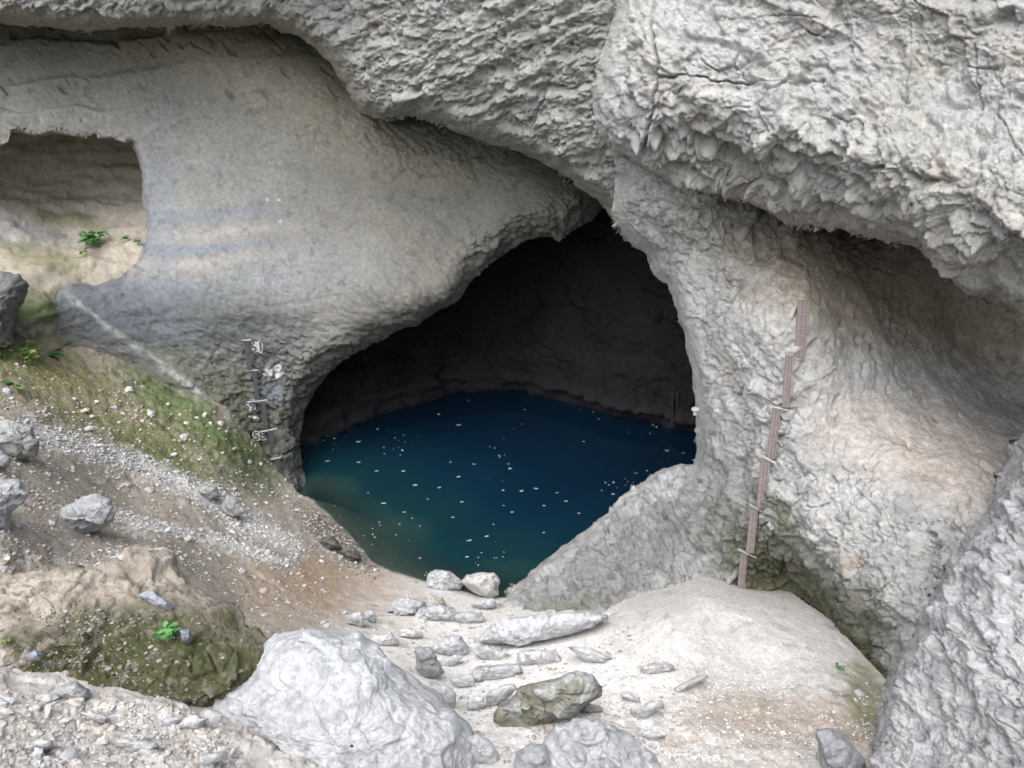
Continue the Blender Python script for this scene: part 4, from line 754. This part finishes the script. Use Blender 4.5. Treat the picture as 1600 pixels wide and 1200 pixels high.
for k, (u, v) in enumerate(big):
    p = pt(u, v, np.array(dz(u, v, .012))); szm = rng.uniform(6, 11) * p[1] / CP / F
    o = obj('foam_fleck', fl_me[k % 6], label=f'larger white foam fleck drifting on the {"left" if u < 640 else "right" if u > 880 else "middle"} of the pool, {"far side" if v < 725 else "near side" if v > 790 else "halfway out"}', cat='foam fleck', group='larger foam flecks on the pool', loc=p); o.scale = (szm, szm * 1.3, szm * .5); o.rotation_euler[2] = rng.normal(0, .35)
fu = rng.uniform(480, 1080, 900); fv = rng.uniform(620, 900, 900); dens = fbm(np.c_[fu / 90, fv / 60, fu * 0], 2, 420)
okf = (dens > .08 + rng.random(900) * .5) & (np.hypot((fu - 770) / 330, (fv - 760) / 150) < 1)
fp = np.array([pt(u, v, np.array(dz(u, v, .008))) for u, v in zip(fu[okf], fv[okf])])
scatter('foam', 'tiny white foam specks sprinkled over the pool', 'foam', fp, rng.uniform(1.2, 3.4, len(fp)) * fp[:, 1] / CP / F, np.repeat([[.6, .66, .7]], len(fp), 0), M_FOAM)

# ================================================================== GAUGES
def box(x0, x1, y0, y1, z0, z1):
    V = np.array([(x, y, z) for z in (z0, z1) for y in (y0, y1) for x in (x0, x1)], float)
    return V, np.array([(0, 2, 3, 1), (4, 5, 7, 6), (0, 1, 5, 4), (2, 6, 7, 3), (0, 4, 6, 2), (1, 3, 7, 5)])
def boxes(name, L_, mat):
    Vs = []; Fs = []; o = 0
    for b in L_: V, Fc = box(*b); Vs.append(V); Fs.append(Fc + o); o += 8
    return mesh_np(name, np.concatenate(Vs), np.concatenate(Fs), mat, smooth=False)
M_BOARD = flat_mat('gauge_paint', (.125, .10, .098), .6, .3, 14.); M_BOARD2 = flat_mat('gauge_paint_dark', (.05, .05, .06), .6, .3, 14.); M_TICK = flat_mat('gauge_marks', (.25, .215, .21), .7, .2, 30.); M_PAINT = flat_mat('white_paint', (.34, .34, .335), .85, .25, 18.); M_INK = flat_mat('dark_ink', (.06, .06, .065), .7, .1)
def surf_d(layer_, u0, u1, v0, v1, q=12):
    W, _, _ = LAYER[layer_ + '_V']; u, v = px(W); m = (u > u0) & (u < u1) & (v > v0) & (v < v1)
    d = W[m, 1] * CP - (W[m, 2] - HC) * SP; return float(np.percentile(d, q))
def gauge(label, lay, boards, wpx_, mat, brackets, plates=(), ticks=True):
    root = None
    for k, (ut, vt, ub, vb) in enumerate(boards):
        d = surf_d(lay, min(ut, ub) - 7, max(ut, ub) + 7, vt - 2, vb + 2) - .05
        dm = d; Pt = pt(ut, vt, np.array(dm)); Pb = pt(ub, vb, np.array(dm))
        y = .5 * (Pt[1] + Pb[1]); y = min(Pt[1], y)
        Pt = pt(ut, vt, np.array(y / ray(ut, vt)[1])); Pb = pt(ub, vb, np.array(y / ray(ub, vb)[1])); H_ = Pt[2] - Pb[2]; wd = wpx_[k] * d / F
        cx = .5 * (Pt[0] + Pb[0]); lean = math.atan2(Pt[0] - Pb[0], H_); rz = math.atan2(-cx, y) * .8
        if root is None:
            root = obj('water_gauge', None, label=label, cat='water gauge'); root.location = (0, 0, 0); gl = []
        b = obj('board', boxes('board', [(-wd / 2, wd / 2, -.015, .015, 0, H_)], mat), root, loc=(Pb[0], y, Pb[2])); b.rotation_euler = (0, lean, rz)
        if ticks:
            n = int(H_ / .025); T_ = []
            for i in range(n):
                z = (i + .3) * H_ / n; lg = .36 if i % 5 else .46
                T_.append((-wd * .44, -wd * .44 + wd * lg, -.019, -.0155, z, z + .011)); T_.append((wd * .06, wd * .06 + wd * lg * .8, -.019, -.0155, z, z + .01))
            g = obj('graduation', boxes('graduation', T_, M_TICK), b)
            r_ = obj('edge_strip', boxes('edge_strip', [(wd * .5 + .002, wd * .5 + .012, -.012, .012, .01, H_ - .01)], M_TICK), b)
        gl.append((b, wd, H_, y))
    for (k, dx0, dx1, dzz, slope) in brackets:
        b, wd, H_, y = gl[k]; e = obj('bracket', boxes('bracket', [(dx0, dx1, -.03, .03, -.011, .011)], M_PAINT), root, loc=(b.location.x + math.tan(b.rotation_euler.y) * H_ * 0 + math.sin(b.rotation_euler.y) * H_, y, b.location.z + H_ + dzz)); e.rotation_euler = (0, slope, b.rotation_euler.z)
    for (k, ox, oz, txt, w_, h_) in plates:
        b, wd, H_, y = gl[k]; r = np.random.default_rng(50 + k); n = 18; a = np.linspace(0, 6.283, n, endpoint=False); q = r.uniform(.8, 1.15, n)
        sq = 1 / np.maximum(np.abs(np.cos(a)), np.abs(np.sin(a))) * .85
        X = np.cos(a) * q * sq * w_ / 2; Z = np.sin(a) * q * sq * h_ / 2
        V = np.concatenate([np.stack([X, np.full(n, -.012), Z], 1), np.stack([X, np.full(n, .03), Z], 1), [[0, -.012, 0]]])
        T_ = [(i, (i + 1) % n, 2 * n) for i in range(n)] + [(i, n + i, (i + 1) % n) for i in range(n)] + [((i + 1) % n, n + i, n + (i + 1) % n) for i in range(n)]
        pl = obj('number_plate', mesh_np('number_plate', V, np.array(T_), M_PAINT, smooth=False), root, loc=(b.location.x + math.sin(b.rotation_euler.y) * H_ + ox, y - .03, b.location.z + H_ + oz)); pl.rotation_euler = (0, b.rotation_euler.y, b.rotation_euler.z)
        cu = bpy.data.curves.new('numeral', 'FONT'); cu.body = txt; cu.align_x = 'CENTER'; cu.align_y = 'CENTER'; cu.size = h_ * 1.05; cu.extrude = .004; cu.offset = .008
        tmp = bpy.data.objects.new('tmp_numeral', cu); COL.objects.link(tmp); dg = bpy.context.evaluated_depsgraph_get(); me = bpy.data.meshes.new_from_object(tmp.evaluated_get(dg)); bpy.data.objects.remove(tmp)
        me.materials.clear(); me.materials.append(M_INK); t = obj('numeral', me, pl, loc=(0, -.018, 0)); t.rotation_euler = (math.pi / 2, 0, 0)
    return root
gauge('dark staggered water level gauge with numbers on the grey wall left of the pool', 'wall_left', [(385, 533, 390, 578), (397, 580, 402, 625), (411, 627, 416, 670), (423, 673, 427, 715), (434, 717, 439, 760)], [7, 7, 7, 8, 6], M_BOARD2,
      [(0, -.12, .12, .03, 0), (1, -.2, .12, .03, .05), (2, -.45, .12, .03, -.03), (3, -.3, .2, .03, -.12), (4, -.2, .1, .03, -.1)], [(0, .3, -.18, '61', .36, .4), (2, -.42, -.16, '59', .42, .34), (3, -.36, -.16, '58', .42, .36)], ticks=False)
gauge('brown graduated water level gauge on the pier, boards stepping down to the gravel', 'pier', [(1255, 470, 1248, 557), (1233, 556, 1227, 636), (1213, 638, 1204, 716), (1195, 717, 1188, 792), (1178, 794, 1171, 863), (1162, 864, 1157, 920)], [15, 11, 12, 12, 11, 10], M_BOARD,
      [(2, -.12, .2, .02, .12), (3, -.1, .22, .03, .42), (4, -.1, .25, .03, .42), (5, -.12, .26, .03, .35)])
gauge('dark water level gauge deep in the shade at the back of the cave', 'cave_wall', [(1050, 612, 1050, 668), (1058, 612, 1058, 640)], [5, 4], flat_mat('gauge_shaded', (.012, .011, .011), .8, .2), [], ticks=False)  # board colour darkened to carry the cave's shade
# small white fixture on the pier's edge
def lathe(prof, n=16):
    a = np.linspace(0, 2 * np.pi, n, endpoint=False); V = np.concatenate([np.stack([r * np.cos(a), r * np.sin(a), np.full(n, z)], 1) for r, z in prof]); i = np.arange(len(V)).reshape(len(prof), n); j = np.roll(i, -1, 1)
    return V, np.stack([i[:-1], j[:-1], j[1:], i[1:]], -1).reshape(-1, 4)
p = pt(1087, 640, np.array(18.6)); fx = obj('wall_fixture', None, label='small white domed fixture on the pier edge beside the dark cave', cat='fixture', loc=p)
V, Fc = lathe([(.001, .06), (.05, .055), (.08, .04), (.1, .01), (.095, -.02), (.06, -.035), (.001, -.04)]); obj('dome', mesh_np('dome', V, Fc, M_PAINT), fx)
V, Fc = lathe([(.05, -.05), (.05, -.13), (.001, -.14)]); obj('stub', mesh_np('stub', V, Fc, flat_mat('pinkish_paint', (.5, .45, .47))), fx)

# ================================================================== PLANTS
def leaf_mesh(name, c):
    m = flat_mat(name, c, .55, .25, 30.)
    V = np.array([(0, 0, 0), (.25, .28, .05), (.6, .36, .06), (1, 0, -.06), (.6, -.36, .06), (.25, -.28, .05), (.45, 0, -.02)]); T = np.array([(0, 1, 6), (1, 2, 6), (2, 3, 6), (3, 4, 6), (4, 5, 6), (5, 0, 6)])
    return mesh_np('leaf', V, T, m)
LEAF = [leaf_mesh('leaf_bright', (.075, .21, .05)), leaf_mesh('leaf_dark', (.045, .12, .035)), leaf_mesh('leaf_yellow', (.15, .22, .05))]
M_STEM = flat_mat('stem_green', (.10, .16, .05))
def plant(name, label, P, width, height, n, leafsz, li, group=None, cat='plant'):
    root = obj(name, None, label=label, cat=cat, group=group, loc=P); nst = max(2, n // 5)
    tips = []; B = []
    for k in range(nst):
        a = rng.uniform(0, 6.28); r = width / 2 * math.sqrt(rng.random()); tips.append(np.array([math.cos(a) * r, math.sin(a) * r, height * rng.uniform(.5, 1)]))
    Vs = []; Fs = []; o = 0
    for t in tips:
        w_ = leafsz * .05
        V = np.array([(-w_, 0, 0), (w_, 0, 0), (0, w_, 0), t + [-w_ / 2, 0, 0], t + [w_ / 2, 0, 0], t + [0, w_ / 2, 0]]); Vs.append(V); Fs.append(np.array([(0, 1, 4, 3), (1, 2, 5, 4), (2, 0, 3, 5)]) + o); o += 6
    obj('stem', mesh_np('stem', np.concatenate(Vs), np.concatenate(Fs), M_STEM, smooth=False), root)
    for k in range(n):
        t = tips[k % nst] * rng.uniform(.55, 1.0); l = obj('leaf', LEAF[li if rng.random() < .8 else (li + 1) % 3], root, loc=t); sc = leafsz * rng.uniform(.7, 1.25)
        l.scale = (sc, sc, sc); l.rotation_euler = (rng.normal(0, .4), rng.uniform(-.5, .35), rng.uniform(0, 6.28))
    return root
def onto(lay, u, v):
    W, _, _ = LAYER[lay + '_V']; a, b = px(W); i = np.argmin((a - u) ** 2 + (b - v) ** 2); return W[i]
P = onto('alcove_wall', 155, 388); plant('leafy_plant', 'widest leafy green plant in the alcove at the left', P, 1.0, .5, 60, .24, 0, 'plants in the alcove')
for u, v, w_, n, lab in ((131, 378, .18, 9, 'small green plant at the left of the widest alcove plant'), (193, 380, .25, 12, 'small dark green plant right of the widest alcove plant'), (134, 402, .2, 9, 'small green plant below the widest alcove plant'), (216, 383, .14, 6, 'tiny green plant beside the rounded wall edge')):
    plant('leafy_plant', lab, onto('alcove_wall', u, v), w_, .3, n, .15, 1, 'plants in the alcove')
for u, v, w_, h_, n, li, lab in ((47, 540, .6, .7, 34, 2, 'yellow green weed at the left below the alcove, upper one'), (46, 572, .7, .7, 40, 2, 'yellow green weed on the left slope, lower one'), (8, 560, .5, .4, 18, 1, 'dark green weed at the left edge of the slope'), (92, 560, .3, .2, 10, 1, 'low green weed right of the yellow green weeds'), (30, 608, .3, .25, 10, 1, 'low green weed above the left edge boulders'), (1311, 1046, .16, .12, 10, 0, 'tiny green plant at the right end of the gravel heap')):
    plant('weed', lab, onto('ground', u, v), w_, h_, n, .22 if u < 1000 else .07, li)
def mound_pt(u, v):
    W = np.array([x.co[:] for x in bpy.data.objects['mossy_mound'].data.vertices]) + np.array(bpy.data.objects['mossy_mound'].location); a, b = px(W); d = W[:, 1]; k = (a - u) ** 2 + (b - v) ** 2 + 400 * (d - d.min()); return W[np.argmin(k)]
plant('leafy_plant', 'bright green leafy plant growing on the mossy mound', mound_pt(265, 985) + np.array([0, -.06, -.02]), .3, .13, 44, .1, 0)
plant('weed', 'tiny green plant on the mound at the left picture edge', mound_pt(10, 1002) - np.array([0, .03, 0]), .12, .06, 9, .05, 2)
print('done', time.time() - T0)
